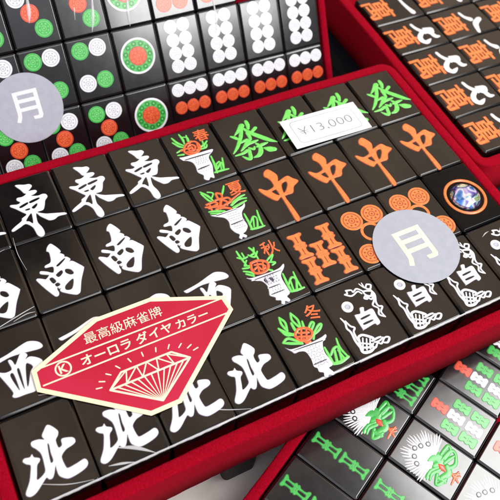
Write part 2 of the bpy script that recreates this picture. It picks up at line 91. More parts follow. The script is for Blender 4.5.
def wrap(m, cr):
    b = m.node_tree.nodes['Principled BSDF']; b.inputs['Coat Weight'].default_value = 1; b.inputs['Coat Roughness'].default_value = cr
def mat_paint(name, col, col2=None, rough=.35):
    m, nt, b = new_mat(name)
    vary(nt, b, col, col2 or tuple(c*.82 for c in col), 900, 3)
    b.inputs['Roughness'].default_value = rough
    add_bump(nt, b, 1500, .12, .0001, 2)
    b.inputs['Coat Weight'].default_value = .6; b.inputs['Coat Roughness'].default_value = .14
    return m

M = {}
M['tile'] = mat_tile('black_resin', (.0035,.0028,.0024), .11, (.0075,.006,.005))
M['tile_dark'] = mat_tile('jet_black_resin', (.0015,.0015,.002), .10)  # black reflection over the rhinestone tile is put into this material
M['tile_dark'].node_tree.nodes['Principled BSDF'].inputs['Specular IOR Level'].default_value = .14
M['tile_film'] = mat_tile('film_wrapped_resin', (.004,.0035,.004), .15, (.008,.006,.007)); wrap(M['tile_film'], .18)
M['tile_prop'] = mat_tile('film_wrapped_resin', (.004,.004,.0045), .14, (.007,.007,.008)); wrap(M['tile_prop'], .16)
M['white'] = mat_paint('white_paint', (.82,.82,.83), (.76,.76,.78))
M['white_groove'] = mat_paint('pale_grey_paint', (.47,.48,.57))
M['white_edge'] = mat_paint('lavender_paint_edge', (.20,.18,.26))  # shade of the cut edge, put into a rim colour
M['lattice'] = mat_paint('grey_violet_paint', (.22,.21,.32))
M['orange'] = mat_paint('orange_paint', (.82,.22,.045), (.72,.16,.03))
M['orange_groove'] = mat_paint('burnt_orange_paint', (.36,.05,.012))
M['flame'] = mat_paint('flame_orange_paint', (.82,.15,.035), (.70,.10,.02))
M['red'] = mat_paint('vermilion_paint', (.74,.075,.025), (.60,.05,.02))
M['red_groove'] = mat_paint('deep_red_paint', (.30,.02,.01))
M['lime'] = mat_paint('lime_green_paint', (.17,.72,.12), (.11,.60,.08))
M['green'] = mat_paint('green_paint', (.045,.48,.07), (.03,.38,.05))
M['green_groove'] = mat_paint('pale_green_paint', (.22,.62,.20))
M['dark_green'] = mat_paint('dark_green_paint', (.01,.17,.025))
M['black'] = mat_paint('black_paint', (.006,.006,.007))

def mat_felt():
    m, nt, b = new_mat('red_felt')
    vary(nt, b, (.25,.0013,.010), (.35,.0022,.015), 2200, 6)
    b.inputs['Roughness'].default_value = .95
    b.inputs['Specular IOR Level'].default_value = .04
    b.inputs['Sheen Weight'].default_value = .03
    b.inputs['Sheen Roughness'].default_value = .45
    b.inputs['Sheen Tint'].default_value = (1,.22,.28,1)
    add_bump(nt, b, 2600, .8, .0005, 6)
    return m
M['felt'] = mat_felt()

def simple(name, col, rough, metallic=0, bump=None, col2=None, sc=60):
    m, nt, b = new_mat(name)
    vary(nt, b, col, col2 or tuple(c*.88 for c in col), sc, 5)
    b.inputs['Roughness'].default_value = rough; b.inputs['Metallic'].default_value = metallic
    if bump: add_bump(nt, b, *bump)
    return m
M['silver'] = simple('silver_foil_paper', (.36,.385,.44), .5, 0, (900,.15,.0002), (.33,.355,.41), 300)
M['lavender'] = simple('lavender_foil_paper', (.42,.41,.48), .45, 0, (900,.15,.0002), (.38,.37,.44), 300)
M['cream'] = simple('cream_print', (.86,.78,.58), .5)
M['gold'] = simple('gold_edged_paper', (.90,.80,.55), .45)
M['paper'] = simple('white_paper', (.84,.84,.85), .6, 0, (700,.1,.0002))
M['ink'] = simple('grey_ink', (.17,.17,.19), .6)
M['label_red'] = simple('crimson_paper', (.42,.006,.028), .45, 0, (800,.12,.0002), (.50,.016,.055), 30)
M['label_red'].node_tree.nodes['Principled BSDF'].inputs['Specular IOR Level'].default_value = .25
M['table'] = simple('cream_laminate', (.80,.76,.68), .45, 0, (300,.1,.0003))
M['case'] = simple('navy_black_leatherette', (.003,.004,.008), .75, 0, (800,.4,.0004))
M['case'].node_tree.nodes['Principled BSDF'].inputs['Specular IOR Level'].default_value = .15
M['riser'] = simple('black_plastic', (.006,.005,.005), .5, 0, (120,.2,.0006))
M['riser'].node_tree.nodes['Principled BSDF'].inputs['Specular IOR Level'].default_value = .2

def mat_film():
    m, nt, b = new_mat('clear_shrink_film')
    b.inputs['Base Color'].default_value = (.9,.92,.95,1); b.inputs['Roughness'].default_value = .12
    b.inputs['Alpha'].default_value = .5
    b.inputs['Coat Weight'].default_value = .6
    add_bump(nt, b, 180, .25, .0008, 3)
    return m
M['film'] = mat_film()

def mat_gem():
    m, nt, b = new_mat('aurora_rhinestone')
    b.inputs['Base Color'].default_value = (.72,.76,.85,1); b.inputs['Metallic'].default_value = 1
    b.inputs['Roughness'].default_value = .12
    b.inputs['Thin Film Thickness'].default_value = 430; b.inputs['Thin Film IOR'].default_value = 1.9
    tc = nt.nodes.new('ShaderNodeTexCoord')
    n = nt.nodes.new('ShaderNodeTexNoise'); n.inputs['Scale'].default_value = 260; n.inputs['Detail'].default_value = 1
    nt.links.new(tc.outputs['Object'], n.inputs['Vector'])
    mr = nt.nodes.new('ShaderNodeMapRange'); mr.inputs['From Min'].default_value = .3; mr.inputs['From Max'].default_value = .7
    mr.inputs['To Min'].default_value = 300; mr.inputs['To Max'].default_value = 620
    nt.links.new(n.outputs['Fac'], mr.inputs['Value']); nt.links.new(mr.outputs['Result'], b.inputs['Thin Film Thickness'])
    geo = nt.nodes.new('ShaderNodeTexNoise'); geo.inputs['Scale'].default_value = 190; geo.inputs['Detail'].default_value = 1.5
    nt.links.new(tc.outputs['Object'], geo.inputs['Vector'])
    r = nt.nodes.new('ShaderNodeValToRGB'); r.color_ramp.interpolation = 'LINEAR'
    for p, c in ((0, (.01,.015,.05)), (.26, (.12,.3,.85)), (.40, (.8,.88,.95)), (.56, (.22,.15,.65)), (.66, (.01,.01,.03)), (.78, (.6,.85,.9)), (.88, (.35,.45,.03)), (.94, (.9,.9,.95))):
        e = r.color_ramp.elements.new(p); e.color = (*c, 1)
    st = nt.nodes.new('ShaderNodeMapRange'); st.inputs['From Min'].default_value = .28; st.inputs['From Max'].default_value = .72
    nt.links.new(geo.outputs['Fac'], st.inputs['Value']); nt.links.new(st.outputs['Result'], r.inputs['Fac']); nt.links.new(r.outputs['Color'], b.inputs['Base Color'])
    b.inputs['Metallic'].default_value = .6
    return m
M['gem'] = mat_gem()

# ------------------------------------------------------------------ mesh helpers (all in mm)
def to_mesh(name, bm, mats, smooth=True):
    bmesh.ops.recalc_face_normals(bm, faces=bm.faces[:])
    bm.transform(Matrix.Scale(MM, 4))
    me = bpy.data.meshes.new(name); bm.to_mesh(me); bm.free()
    for m in (mats if isinstance(mats, (list, tuple)) else [mats]): me.materials.append(M[m])
    if smooth is True: me.polygons.foreach_set('use_smooth', [True]*len(me.polygons))
    return me

def link(name, me, parent=None):
    o = bpy.data.objects.new(name, me); COL.objects.link(o)
    if parent: o.parent = parent
    return o

def tag(o, label=None, cat=None, group=None, kind=None):
    if label: o['label'] = label
    if cat: o['category'] = cat
    if group: o['group'] = group
    if kind: o['kind'] = kind
    return o

def catmull(pts, n=5, closed=False):
    out = []; N = len(pts)
    rng = N if closed else N-1
    for i in range(rng):
        g = (lambda k: pts[k % N]) if closed else (lambda k: pts[max(0, min(N-1, k))])
        p0, p1, p2, p3 = g(i-1), g(i), g(i+1), g(i+2)
        for s in range(n):
            t = s/n
            out.append(tuple(.5*((2*b)+(-a+c)*t+(2*a-5*b+4*c-d)*t*t+(-a+3*b-3*c+d)*t**3) for a, b, c, d in zip(p0, p1, p2, p3)))
    if not closed: out.append(tuple(pts[-1]))
    return out

def ribbon(bm, pts, h=.15, z0=-.03, n=5, mi=0, ws=1.0):
    """a domed brush stroke: pts are (x, y, half width)"""
    P = catmull([tuple(p) for p in pts], n) if len(pts) > 2 else [tuple(p) for p in pts]
    P = [(x, y, max(.06, w*ws)) for x, y, w in P]
    # round caps
    def cap(a, b):
        dx, dy = a[0]-b[0], a[1]-b[1]; l = math.hypot(dx, dy) or 1; dx /= l; dy /= l
        return [(a[0]+dx*a[2]*f, a[1]+dy*a[2]*f, a[2]*math.sqrt(max(.02, 1-f*f))) for f in (.5, .85, .99)]
    P = cap(P[0], P[1])[::-1]+P+cap(P[-1], P[-2])
    prof = [(-1, 0), (-.8, .62), (-.4, .94), (0, 1), (.4, .94), (.8, .62), (1, 0)]
    rows = []
    for i, (x, y, w) in enumerate(P):
        a = P[max(0, i-1)]; b = P[min(len(P)-1, i+1)]
        dx, dy = b[0]-a[0], b[1]-a[1]; l = math.hypot(dx, dy) or 1
        nx, ny = -dy/l, dx/l
        hh = h*min(1, .35+w/.9)
        rows.append([bm.verts.new((x+nx*w*s, y+ny*w*s, z0+hh*k)) for s, k in prof])
    for r0, r1 in zip(rows, rows[1:]):
        for k in range(len(prof)-1):
            f = bm.faces.new((r0[k], r0[k+1], r1[k+1], r1[k])); f.material_index = mi; f.smooth = True

def strokes(bm, S, dx=0, dy=0, h=.15, mi=0, ws=1.0, z0=-.03):
    for k, s in enumerate(S):
        ribbon(bm, [(p[0]+dx, p[1]+dy, p[2] if len(p) > 2 else .4) for p in s], h*(1+.03*(k % 5)), z0, 5, mi, ws)

def orient_up(bm):
    for f in bm.faces:
        f.normal_update()
        if f.normal.z < 0: f.normal_flip()

EDGE = {'white': 'white_edge', 'orange': 'orange_groove', 'lime': 'dark_green', 'green': 'dark_green', 'red': 'red_groove', 'flame': 'red_groove'}  # rim colours that paint the groove shade round each glyph
def stroke_mesh(name, S, mat, **k):
    bm = bmesh.new(); strokes(bm, S, **k)
    if mat in EDGE:                       # darker rim below the stroke stands in for groove shade
        ws = k.get('ws', 1.0); wide = [[(p[0], p[1], (p[2] if len(p) > 2 else .4)*ws+(.13 if mat == 'white' else .2)) for p in s] for s in S]
        strokes(bm, wide, h=.055, mi=1)
    orient_up(bm)
    bm.transform(Matrix.Scale(MM, 4))
    me = bpy.data.meshes.new(name); bm.to_mesh(me); bm.free(); me.materials.append(M[mat])
    if mat in EDGE: me.materials.append(M[EDGE[mat]])
    return me

def curve_mesh(name, loops, mat, height=.16, bev=.10, smooth=4, offset=None, edge=.22):
    cu = bpy.data.curves.new(name, 'CURVE'); cu.dimensions = '2D'; cu.fill_mode = 'BOTH'
    for lp in loops:
        P = catmull([p[:2] for p in lp], smooth, True) if smooth else [p[:2] for p in lp]
        sp = cu.splines.new('POLY'); sp.points.add(len(P)-1); sp.use_cyclic_u = True
        for q, p in zip(sp.points, P): q.co = (p[0], p[1], 0, 1)
    cu.extrude = max(.001, height-bev); cu.bevel_depth = bev; cu.bevel_resolution = 2
    cu.offset = -bev if offset is None else offset
    me = curve_done(name, cu, mat)
    if edge and mat in EDGE:  # wider, darker copy underneath as drawn-in groove shade
        e = curve_mesh(name, loops, mat, .02, .01, smooth, edge*(.6 if mat == 'white' else 1), 0)
        bm = bmesh.new(); bm.from_mesh(e)
        for f in bm.faces: f.material_index = 1
        bm.from_mesh(me); bm.to_mesh(me); bm.free(); bpy.data.meshes.remove(e)
        me.materials.append(M[EDGE[mat]])
    return me

def curve_done(name, cu, mat, center=None, scale=1.0):
    ob = bpy.data.objects.new(name, cu); COL.objects.link(ob)
    bpy.context.view_layer.update()
    dg = bpy.context.evaluated_depsgraph_get()
    me = bpy.data.meshes.new_from_object(ob.evaluated_get(dg))
    bpy.data.objects.remove(ob); bpy.data.curves.remove(cu)
    me.transform(Matrix.Scale(MM, 4))
    me.materials.clear(); me.materials.append(M[mat])
    return me

def text_mesh(name, txt, mat, size, cx, cy, w=None, h=None, z=0, height=.06, bev=0.0, offset=0.0, align='CENTER', spacing=1.0, shear=0):
    cu = bpy.data.curves.new(name, 'FONT'); cu.body = txt; cu.size = size
    cu.extrude = height; cu.bevel_depth = bev; cu.offset = offset; cu.space_character = spacing; cu.shear = shear
    cu.resolution_u = 4
    ob = bpy.data.objects.new(name, cu); COL.objects.link(ob)
    bpy.context.view_layer.update()
    dg = bpy.context.evaluated_depsgraph_get()
    me = bpy.data.meshes.new_from_object(ob.evaluated_get(dg))
    bpy.data.objects.remove(ob); bpy.data.curves.remove(cu)
    me.materials.clear(); me.materials.append(M[mat])
    if len(me.vertices):
        xs = [v.co.x for v in me.vertices]; ys = [v.co.y for v in me.vertices]
        sx = (w/(max(xs)-min(xs))) if w else 1; sy = (h/(max(ys)-min(ys))) if h else 1
        if w and not h: sy = sx
        if h and not w: sx = sy
        mx, my = (max(xs)+min(xs))/2, (max(ys)+min(ys))/2
        for v in me.vertices:
            v.co = Vector(((cx+(v.co.x-mx)*sx)*MM, (cy+(v.co.y-my)*sy)*MM, (z+v.co.z)*MM))
    return me

def rrect(w, h, r, n=5):
    P = []
    for cx, cy, a0 in ((w/2-r, h/2-r, 0), (-w/2+r, h/2-r, 90), (-w/2+r, -h/2+r, 180), (w/2-r, -h/2+r, 270)):
        for k in range(n+1):
            a = math.radians(a0+90*k/n); P.append((cx+r*math.cos(a), cy+r*math.sin(a)))
    return P

def slab(bm, w, h, r, ztop, zbot, bev, nb=4, mi=0, cx=0, cy=0, n=5, prof=None):
    """rounded block with a rolled upper edge; flat top face"""
    rings = [(0, zbot), (0, ztop-bev)]
    for k in range(1, nb+1):
        a = math.pi/2*k/nb; rings.append((bev*(1-math.cos(a)), ztop-bev+bev*math.sin(a)))
    if prof: rings = [(0, zbot)]+[(i_, ztop+z_) for i_, z_ in prof]
    vs = []
    for ins, z in rings:
        vs.append([bm.verts.new((x+cx, y+cy, z)) for x, y in rrect(w-2*ins, h-2*ins, max(.05, r-ins), n)])
    m = len(vs[0])
    for a, b in zip(vs, vs[1:]):
        for i in range(m):
            f = bm.faces.new((a[i], a[(i+1) % m], b[(i+1) % m], b[i])); f.smooth = True; f.material_index = mi
    ft = bm.faces.new(vs[-1]); ft.smooth = False; ft.material_index = mi
    fb = bm.faces.new(vs[0][::-1]); fb.smooth = False; fb.material_index = mi

def disc(bm, cx, cy, r, z0, z1, mi=0, seg=28, bev=.12, r_in=0):
    rings = ([(r_in, z0)] if r_in else [])+[(r, z0), (r, z1-bev), (r-bev*.3, z1-bev*.3), (r-bev, z1)]
    if r_in: rings = [(r_in, z0), (r_in, z1-bev), (r_in+bev*.3, z1-bev*.3), (r_in+bev, z1), (r-bev, z1), (r-bev*.3, z1-bev*.3), (r, z1-bev), (r, z0)]
    vs = [[bm.verts.new((cx+q*math.cos(2*math.pi*i/seg), cy+q*math.sin(2*math.pi*i/seg), z)) for i in range(seg)] for q, z in rings]
    for a, b in zip(vs, vs[1:]):
        for i in range(seg):
            f = bm.faces.new((a[i], a[(i+1) % seg], b[(i+1) % seg], b[i])); f.material_index = mi
    if not r_in:
        f = bm.faces.new(vs[-1]); f.material_index = mi

# ------------------------------------------------------------------ cached part meshes
CACHE = {}
def cached(key, fn):
    if key not in CACHE: CACHE[key] = fn()
    return CACHE[key]

def body_mesh(mat='tile'):
    def f():
        bm = bmesh.new(); slab(bm, 20.1, 27.0, 1.1, 0, -16, .75, 5, n=6, prof=[(0, -.78), (.03, -.64), (.09, -.52), (.15, -.44), (.20, -.40), (.66, -.085), (.72, -.052), (.84, -.012), (1.0, 0)])
        return to_mesh('tile_body', bm, mat, smooth=None)
    return cached('body'+mat, f)

def dot_mesh(r, mat, groove):
    def f():
        bm = bmesh.new()
        disc(bm, 0, 0, r, -.02, .10, 0, 32, .08)
        disc(bm, 0, 0, r*.80, .05, .125, 1, 28, .03, r*.72)
        disc(bm, 0, 0, r*.30, .05, .13, 1, 20, .03, r*.22)
        disc(bm, 0, 0, r*.10, .05, .13, 1, 10, .02)
        for k in range(8):
            a = k*math.pi/4+.2
            disc(bm, r*.5*math.cos(a), r*.5*math.sin(a), r*.095, .05, .13, 1, 8, .02)
        return to_mesh('dot', bm, [mat, groove], smooth=False)
    return cached('dot%s%s%.2f' % (mat, groove, r), f)

def ring_dot_mesh(r):
    def f():
        bm = bmesh.new(); disc(bm, 0, 0, r, -.02, .12, 0, 32, .1, r*.72)
        return to_mesh('ring_dot', bm, 'orange', smooth=False)
    return cached('ringdot', f)

def wheel_parts():
    def rim():
        bm = bmesh.new(); disc(bm, 0, 0, 7.9, -.02, .14, 0, 48, .12, 6.95)
        return to_mesh('wheel_rim', bm, 'white', smooth=False)
    def grn():
        bm = bmesh.new(); disc(bm, 0, 0, 6.9, -.02, .08, 0, 48, .06, 4.15)
        for k in range(11):
            a = 2*math.pi*k/11
            x, y = 5.55*math.cos(a), 5.55*math.sin(a)
            disc(bm, x, y, 1.05, .03, .11, 1, 14, .03, .62)
            disc(bm, x, y, .34, .03, .12, 2, 8, .03)
            b = a+math.pi/11
            disc(bm, 6.35*math.cos(b), 6.35*math.sin(b), .28, .03, .11, 2, 6, .02)
            disc(bm, 4.75*math.cos(b), 4.75*math.sin(b), .28, .03, .11, 2, 6, .02)
        return to_mesh('green_band', bm, ['green', 'dark_green', 'green_groove'], smooth=False)
    def hub():
        bm = bmesh.new(); disc(bm, 0, 0, 4.1, -.02, .12, 0, 36, .08)
        for k in range(10):
            a = 2*math.pi*k/10
            disc(bm, 3.1*math.cos(a), 3.1*math.sin(a), .62, .06, .145, 1, 12, .02, .34)
        for k in range(6):
            a = 2*math.pi*k/6
            disc(bm, 1.55*math.cos(a), 1.55*math.sin(a), .5, .06, .145, 1, 10, .02, .26)
        disc(bm, 0, 0, .75, .06, .15, 1, 14, .02, .4)
        return to_mesh('wheel_hub', bm, ['red', 'orange'], smooth=False)
    return [('wheel_rim', cached('wr', rim)), ('green_band', cached('wg', grn)), ('wheel_hub', cached('wh', hub))]

def stick_mesh(kind, mat, groove):
    """bamboo sticks: 'long' has a knuckle in the middle, 'short' is a three-lobed peanut"""
    def f():
        if kind == 'long':
            half = [(0, 1.75), (.55, 1.95), (1.0, 1.75), (1.5, 1.2), (2.6, 1.1), (3.7, 1.35), (4.4, 2.15), (5.0, 2.3), (5.45, 1.9), (5.35, .6)]
            sl = [[(-.26, 1.5), (.26, 1.5), (.26, 4.0), (-.26, 4.0)], [(-.26, -4.0), (.26, -4.0), (.26, -1.5), (-.26, -1.5)]]
        elif kind == 'mid':
            half = [(0, 1.6), (.5, 1.95), (1.0, 1.8), (1.5, 1.3), (3.0, 1.2), (4.2, 1.4), (4.9, 2.1), (5.5, 2.35), (5.95, 1.9), (5.8, .6)]
            sl = [[(-.48, 1.3), (.48, 1.3), (.6, 4.5), (-.6, 4.5)], [(-.6, -4.5), (.6, -4.5), (.48, -1.3), (-.48, -1.3)]]
        else:
            half = [(0, 1.95), (.5, 1.9), (.95, 1.45), (1.4, 1.6), (2.1, 2.15), (2.8, 2.1), (3.3, 1.6), (3.35, .5)]
            sl = [[(-.3, .75), (.3, .75), (.3, 1.6), (-.3, 1.6)], [(-.3, -1.6), (.3, -1.6), (.3, -.75), (-.3, -.75)]]
        up = [(w, y) for y, w in half]
        lp = up+[(-x, y) for x, y in up[::-1]]+[(-x, -y) for x, y in up[1:]]+[(x, -y) for x, y in up[1:][::-1]]
        me = curve_mesh('bamboo_stick', [lp]+(sl if kind == 'mid' else []), mat, .15, .10, 3)
        bm = bmesh.new(); bm.from_mesh(me); bm.transform(Matrix.Scale(1000, 4))
        n0 = len(bm.faces)
        if kind != 'mid':
            for s in sl:
                x0, y0 = s[0]; x1, y1 = s[2]
                ribbon(bm, [((x0+x1)/2, y0, .2), ((x0+x1)/2, y1, .24)], .06, .13, 5, 1)
        for y in ((-.35, .35) if kind != 'short' else (0,)):
            ribbon(bm, [(-.7, y-.12, .09), (-.25, y, .12)], .05, .14, 3, 1); ribbon(bm, [(.25, y, .12), (.7, y+.12, .09)], .05, .14, 3, 1)
        bm.faces.ensure_lookup_table()
        for fc in list(bm.faces)[n0:]:
            fc.normal_update()
            if fc.normal.z < 0: fc.normal_flip()
        bm.transform(Matrix.Scale(MM, 4)); bm.to_mesh(me); bm.free()
        me.materials.append(M[groove])
        return me
    return cached('stick'+kind+mat, f)

# ------------------------------------------------------------------ tile kinds
def put(root, name, me, x=0, y=0, z=0):
    o = link(name, me, root); o.location = (x*MM, y*MM, z*MM); return o

def poly_part(root, name, key, mat, dx=0, dy=0):
    return put(root, name, cached('poly'+key+mat, lambda: curve_mesh(name, G[key], mat, .17, .11)), dx, dy)

def stroke_part(root, name, key, mat, **k):
    return put(root, name, cached('st'+key+mat, lambda: stroke_mesh(name, G[key], mat, **k)))

def edge_part(root, name, key, mat, groove, poly, **k):
    """painted character whose cut groove shows as a darker edge"""
    if poly:
        c = poly_part(root, name, key, mat)
    else:
        c = stroke_part(root, name, key, mat, **k)
    return c

WAN = (0, 0)
def wan_mesh():
    a = text_mesh('ten_thousand_character', '\u842c', 'orange', 10, 0, -6.8, w=12.6, h=13.0, z=.06, height=.1, bev=.07, offset=.05)
    e = text_mesh('edge', '\u842c', 'orange', 10, 0, -6.8, w=13.1, h=13.5, z=.0, height=.02, offset=.2)  # larger burnt orange copy, its colour acting as groove shade
    bm = bmesh.new(); bm.from_mesh(e)
    for f in bm.faces: f.material_index = 1
    bm.from_mesh(a); bm.to_mesh(a); bm.free(); a.materials.append(M['orange_groove']); bpy.data.meshes.remove(e)
    return a
SEASON = ['\u6625', '\u590f', '\u79cb', '\u51ac']
def dots(root, spec, r, m=None):
    for x, y, c in spec:
        mat, gr = {'g': ('green', 'green_groove'), 'w': ('white', 'white_groove'), 'r': ('red', 'orange'), 'o': ('orange', 'orange_groove')}[c]
        put(root, 'dot', dot_mesh(r, mat, gr), x, y, 0.012 if (round(x*7)+round(y*5)) % 2 else 0)

def decorate(root, kind):
    if kind == 'east': poly_part(root, 'east_character', 'east', 'white')
    elif kind == 'south': poly_part(root, 'south_character', 'south', 'white')
    elif kind == 'north': poly_part(root, 'north_character', 'north', 'white')
    elif kind == 'west':
        bm = bmesh.new()
        for k in ('westbar', 'westbody'):
            me = curve_mesh(k, G[k], 'white', .17 if k == 'westbar' else .16, .11); bm.from_mesh(me)
        def f():
            me = bpy.data.meshes.new('west_character'); bm.to_mesh(me); me.materials.append(M['white']); me.materials.append(M['white_edge']); return me
        put(root, 'west_character', cached('west', f)); bm.free()
    elif kind == 'centre': edge_part(root, 'centre_character', 'centre', 'orange', 'orange_groove', True)
    elif kind == 'green_dragon': edge_part(root, 'fortune_character', 'green_dragon', 'lime', 'dark_green', False, ws=.62)
    elif kind.startswith('plant'):
        i = int(kind[5])
        poly_part(root, 'vase', 'vase%d' % i, 'white')
        stroke_part(root, 'leaves', 'leaf%d' % i, 'lime', ws=1.0)
        stroke_part(root, 'flower', 'flower%d' % i, 'flame', ws=1.0, z0=.02)
        stroke_part(root, 'grass_tuft', 'grass%d' % i, 'lime', ws=1.0)
        # the lattice scratched into the vase
        key = 'season_at' if i == 0 else 'season%d_at' % i
        x, y = G[key][0][0][:2]
        put(root, 'season_character', cached('season%d' % i, lambda: text_mesh('season_character', SEASON[i], 'flame', 6, x, y, h=5.6, z=.05, height=.1, offset=.07)))
        def lat():
            bm = bmesh.new(); vs = [p for p in G['vase%d' % i][0]]
            cx = sum(p[0] for p in vs)/len(vs)+.25; cy = sum(p[1] for p in vs)/len(vs)-.4
            rnd = random.Random(i)
            y0 = {0: -1.6, 1: -1.8, 2: -2.0, 3: -2.8}[i]
            for r in range(8):
                y = y0-r*.92
                if i != 3 and r == 4: continue
                hw = 2.3-.10*r-(.5 if r == 0 else 0)
                n = int(2*hw/.95)
                for c in range(n+1):
                    x = -.25+(c-n/2)*.95+(r % 2)*.3
                    lo = r > 4
                    d = .26+rnd.uniform(-.04, .04)
                    def L_(ax, ay, bx, by): ribbon(bm, [(x+ax, y+ay, .10), (x+bx, y+by, .11)], .04, .162, 3)
                    if i == 0: L_(-d, -d, d, d) if not lo else L_(-.2, 0, .2, 0)
                    elif i == 1: L_(-.34, -.03, .28, .03)
                    elif i == 2: (L_(-d, -d, d, d), L_(-d, d, d, -d)) if not lo else L_(0, -.3, 0, .25)
                    else: L_(-d, -d, d, d) if (c+r) % 2 else L_(-d, d, d, -d)
            orient_up(bm)
            return to_mesh('lattice', bm, 'lattice')
        v = root.children[-5] if False else [c for c in root.children if c.name.startswith('vase')][0]
        put(v, 'lattice', cached('lat%d' % i, lat))
    elif kind == 'bam5':
        for x, y in ((-5.4, 4.2), (5.6, 4.2), (.1, -1.5), (-5.5, -6.3), (5.8, -6.3)):
            put(root, 'bamboo_stick', stick_mesh('long', 'orange', 'orange_groove'), x, y).scale = (1.14, .92, 1)
    elif kind == 'red5dot':
        for x, y in ((-3.9, 6.3), (4.4, 6.3), (-5.0, -8.0), (5.6, -8.0)):
            put(root, 'dot', dot_mesh(4.0, 'orange', 'orange_groove'), x, y)
        put(root, 'ring_dot', ring_dot_mesh(3.9), .2, -.2)
    elif kind == 'gem':
        def ring():
            bm = bmesh.new(); seg = 48; R_, r_ = 7.5, .62
            vs = [[bm.verts.new(((R_+r_*math.cos(b))*math.cos(a), (R_+r_*math.cos(b))*math.sin(a), .1+.55*r_*math.sin(b))) for b in [2*math.pi*j/10 for j in range(10)]] for a in [2*math.pi*i/seg for i in range(seg)]]
            for i in range(seg):
                for j in range(10): bm.faces.new((vs[i][j], vs[(i+1) % seg][j], vs[(i+1) % seg][(j+1) % 10], vs[i][(j+1) % 10]))
            return to_mesh('orange_ring', bm, 'orange')
        def gem():
            bm = bmesh.new(); rnd = random.Random(3)
            rings = [(5.7, -.05, 24), (5.3, .9, 24), (4.4, 1.6, 18), (3.1, 2.1, 12), (1.6, 2.35, 7)]
            prev = None
            pts = []
            for k, (q, z, n) in enumerate(rings):
                pts.append([(q*math.cos(2*math.pi*(i+.5*(k % 2))/n), q*math.sin(2*math.pi*(i+.5*(k % 2))/n), z+rnd.uniform(-.05, .05)) for i in range(n)])
            vv = [bm.verts.new(p) for ring_ in pts for p in ring_]
            bmesh.ops.convex_hull(bm, input=vv)
            bmesh.ops.dissolve_limit(bm, angle_limit=.02, verts=bm.verts, edges=bm.edges)
            return to_mesh('rhinestone', bm, 'gem', smooth=False)
        put(root, 'orange_ring', cached('gemring', ring), .1, -.7); put(root, 'rhinestone', cached('gem', gem), .1, -.7)
    elif kind == 'white':
        poly_part(root, 'white_character', 'white_char', 'white')
        stroke_part(root, 'dragon', 'dragon_all', 'white', ws=.72)
        def pearl():
            bm = bmesh.new(); disc(bm, 0, 0, 2.0, -.02, .3, 0, 24, .25, .85); disc(bm, 0, 0, .8, -.02, .2, 1, 16, .1)
            return to_mesh('pearl', bm, ['white', 'white_groove'], smooth=False)
        px, py = G['pearl_at'][0][0][:2]
        put(root, 'pearl', cached('pearl', pearl), px, py)
    elif kind == 'd3': dots(root, [(-4.4, 6.6, 'w'), (-.3, 0, 'r'), (3.7, -6.8, 'g')], 3.75)
    elif kind == 'd4': dots(root, [(-4.4, 8.1, 'g'), (3.3, 8.3, 'w'), (-4.5, -5.9, 'w'), (3.3, -5.7, 'g')], 3.75)
    elif kind == 'd5': dots(root, [(-4.4, 7.4, 'g'), (3.5, 7.4, 'w'), (-.4, .3, 'r'), (-4.4, -6.6, 'w'), (3.5, -6.6, 'g')], 3.75)
    elif kind == 'd6': dots(root, [(-4.0, 8.3, 'g'), (3.6, 8.3, 'g'), (-4.0, -.2, 'r'), (3.6, -.2, 'r'), (-4.0, -7.2, 'r'), (3.6, -7.2, 'r')], 3.6)
    elif kind == 'd8': dots(root, [(x, y, 'w') for x in (-3.3, 2.7) for y in (9.8, 3.85, -1.95, -7.8)], 3.0)
    elif kind == 'd9': dots(root, [(x, y, c) for x in (-5.5, .35, 6.2) for y, c in ((8.8, 'w'), (.5, 'r'), (-9.2, 'w'))], 3.0)
    elif kind == 'd1':
        for n, me in wheel_parts(): put(root, n, me, -.3, .8)
    elif kind in ('ten1', 'ten9', 'ten8', 'ten7'):
        put(root, 'ten_thousand_character', cached('wan', wan_mesh), *WAN)
        stroke_part(root, 'number_character', {'1': 'one', '9': 'nine', '8': 'eight', '7': 'seven'}[kind[3]], 'white', h=.2, ws=1.2)
    elif kind == 'b2':
        for y in (6.1, -6.0): put(root, 'bamboo_stick', stick_mesh('mid', 'green', 'dark_green'), -.2, y).scale = (1.0, .92, 1)
    elif kind in ('b7', 'b6'):
        spec = [(x, y, c) for x, c in ((-5.1, 'green'), (0, 'white'), (5.2, 'green')) for y in (0, -7.8)]
        if kind == 'b7': spec.append((0, 7.2, 'red'))
        else: spec = [(x, y, 'green') for x in (-5.2, 0, 5.2) for y in (5.5, -5.5)]
        for x, y, c in spec:
            put(root, 'bamboo_stick', stick_mesh('mid' if kind == 'b6' else 'short', c, {'green': 'dark_green', 'white': 'white_groove', 'red': 'red_groove'}[c]), x, y)
    elif kind == 'peacock':
        def fan():
            bm = bmesh.new(); rnd = random.Random(5)
            c = (.0, -.9)
            for lay, (r0, r1, n) in enumerate(((2.4, 1.0, 30), (1.8, .80, 29), (1.2, .58, 24), (.8, .36, 18))):
                for i in range(n):
                    t = (i+rnd.uniform(-.15, .15))/(n-1); a = math.radians(8+t*184)
                    # longest feathers point up the tile
                    rr = r1*(8.6+3.2*math.sin(math.radians(10+t*160)))*(1+.07*math.sin(t*36))*rnd.uniform(.96, 1.03)
                    q = lambda f, w: (c[0]+(r0+(rr-r0)*f)*math.cos(a), c[1]+(r0+(rr-r0)*f)*math.sin(a), w)
                    ribbon(bm, [q(0, .1), q(.45, .22+.04*lay), q(.8, .30), q(1, .10)], .16, -.02+.03*lay, 4)
            orient_up(bm); return to_mesh('tail_fan', bm, 'white')
        def eye():
            bm = bmesh.new(); disc(bm, 0, 0, 1.0, -.02, .2, 0, 18, .06, .55); disc(bm, 0, 0, .6, -.02, .16, 1, 14, .05)
            return to_mesh('tail_eye', bm, ['black', 'white'], smooth=False)
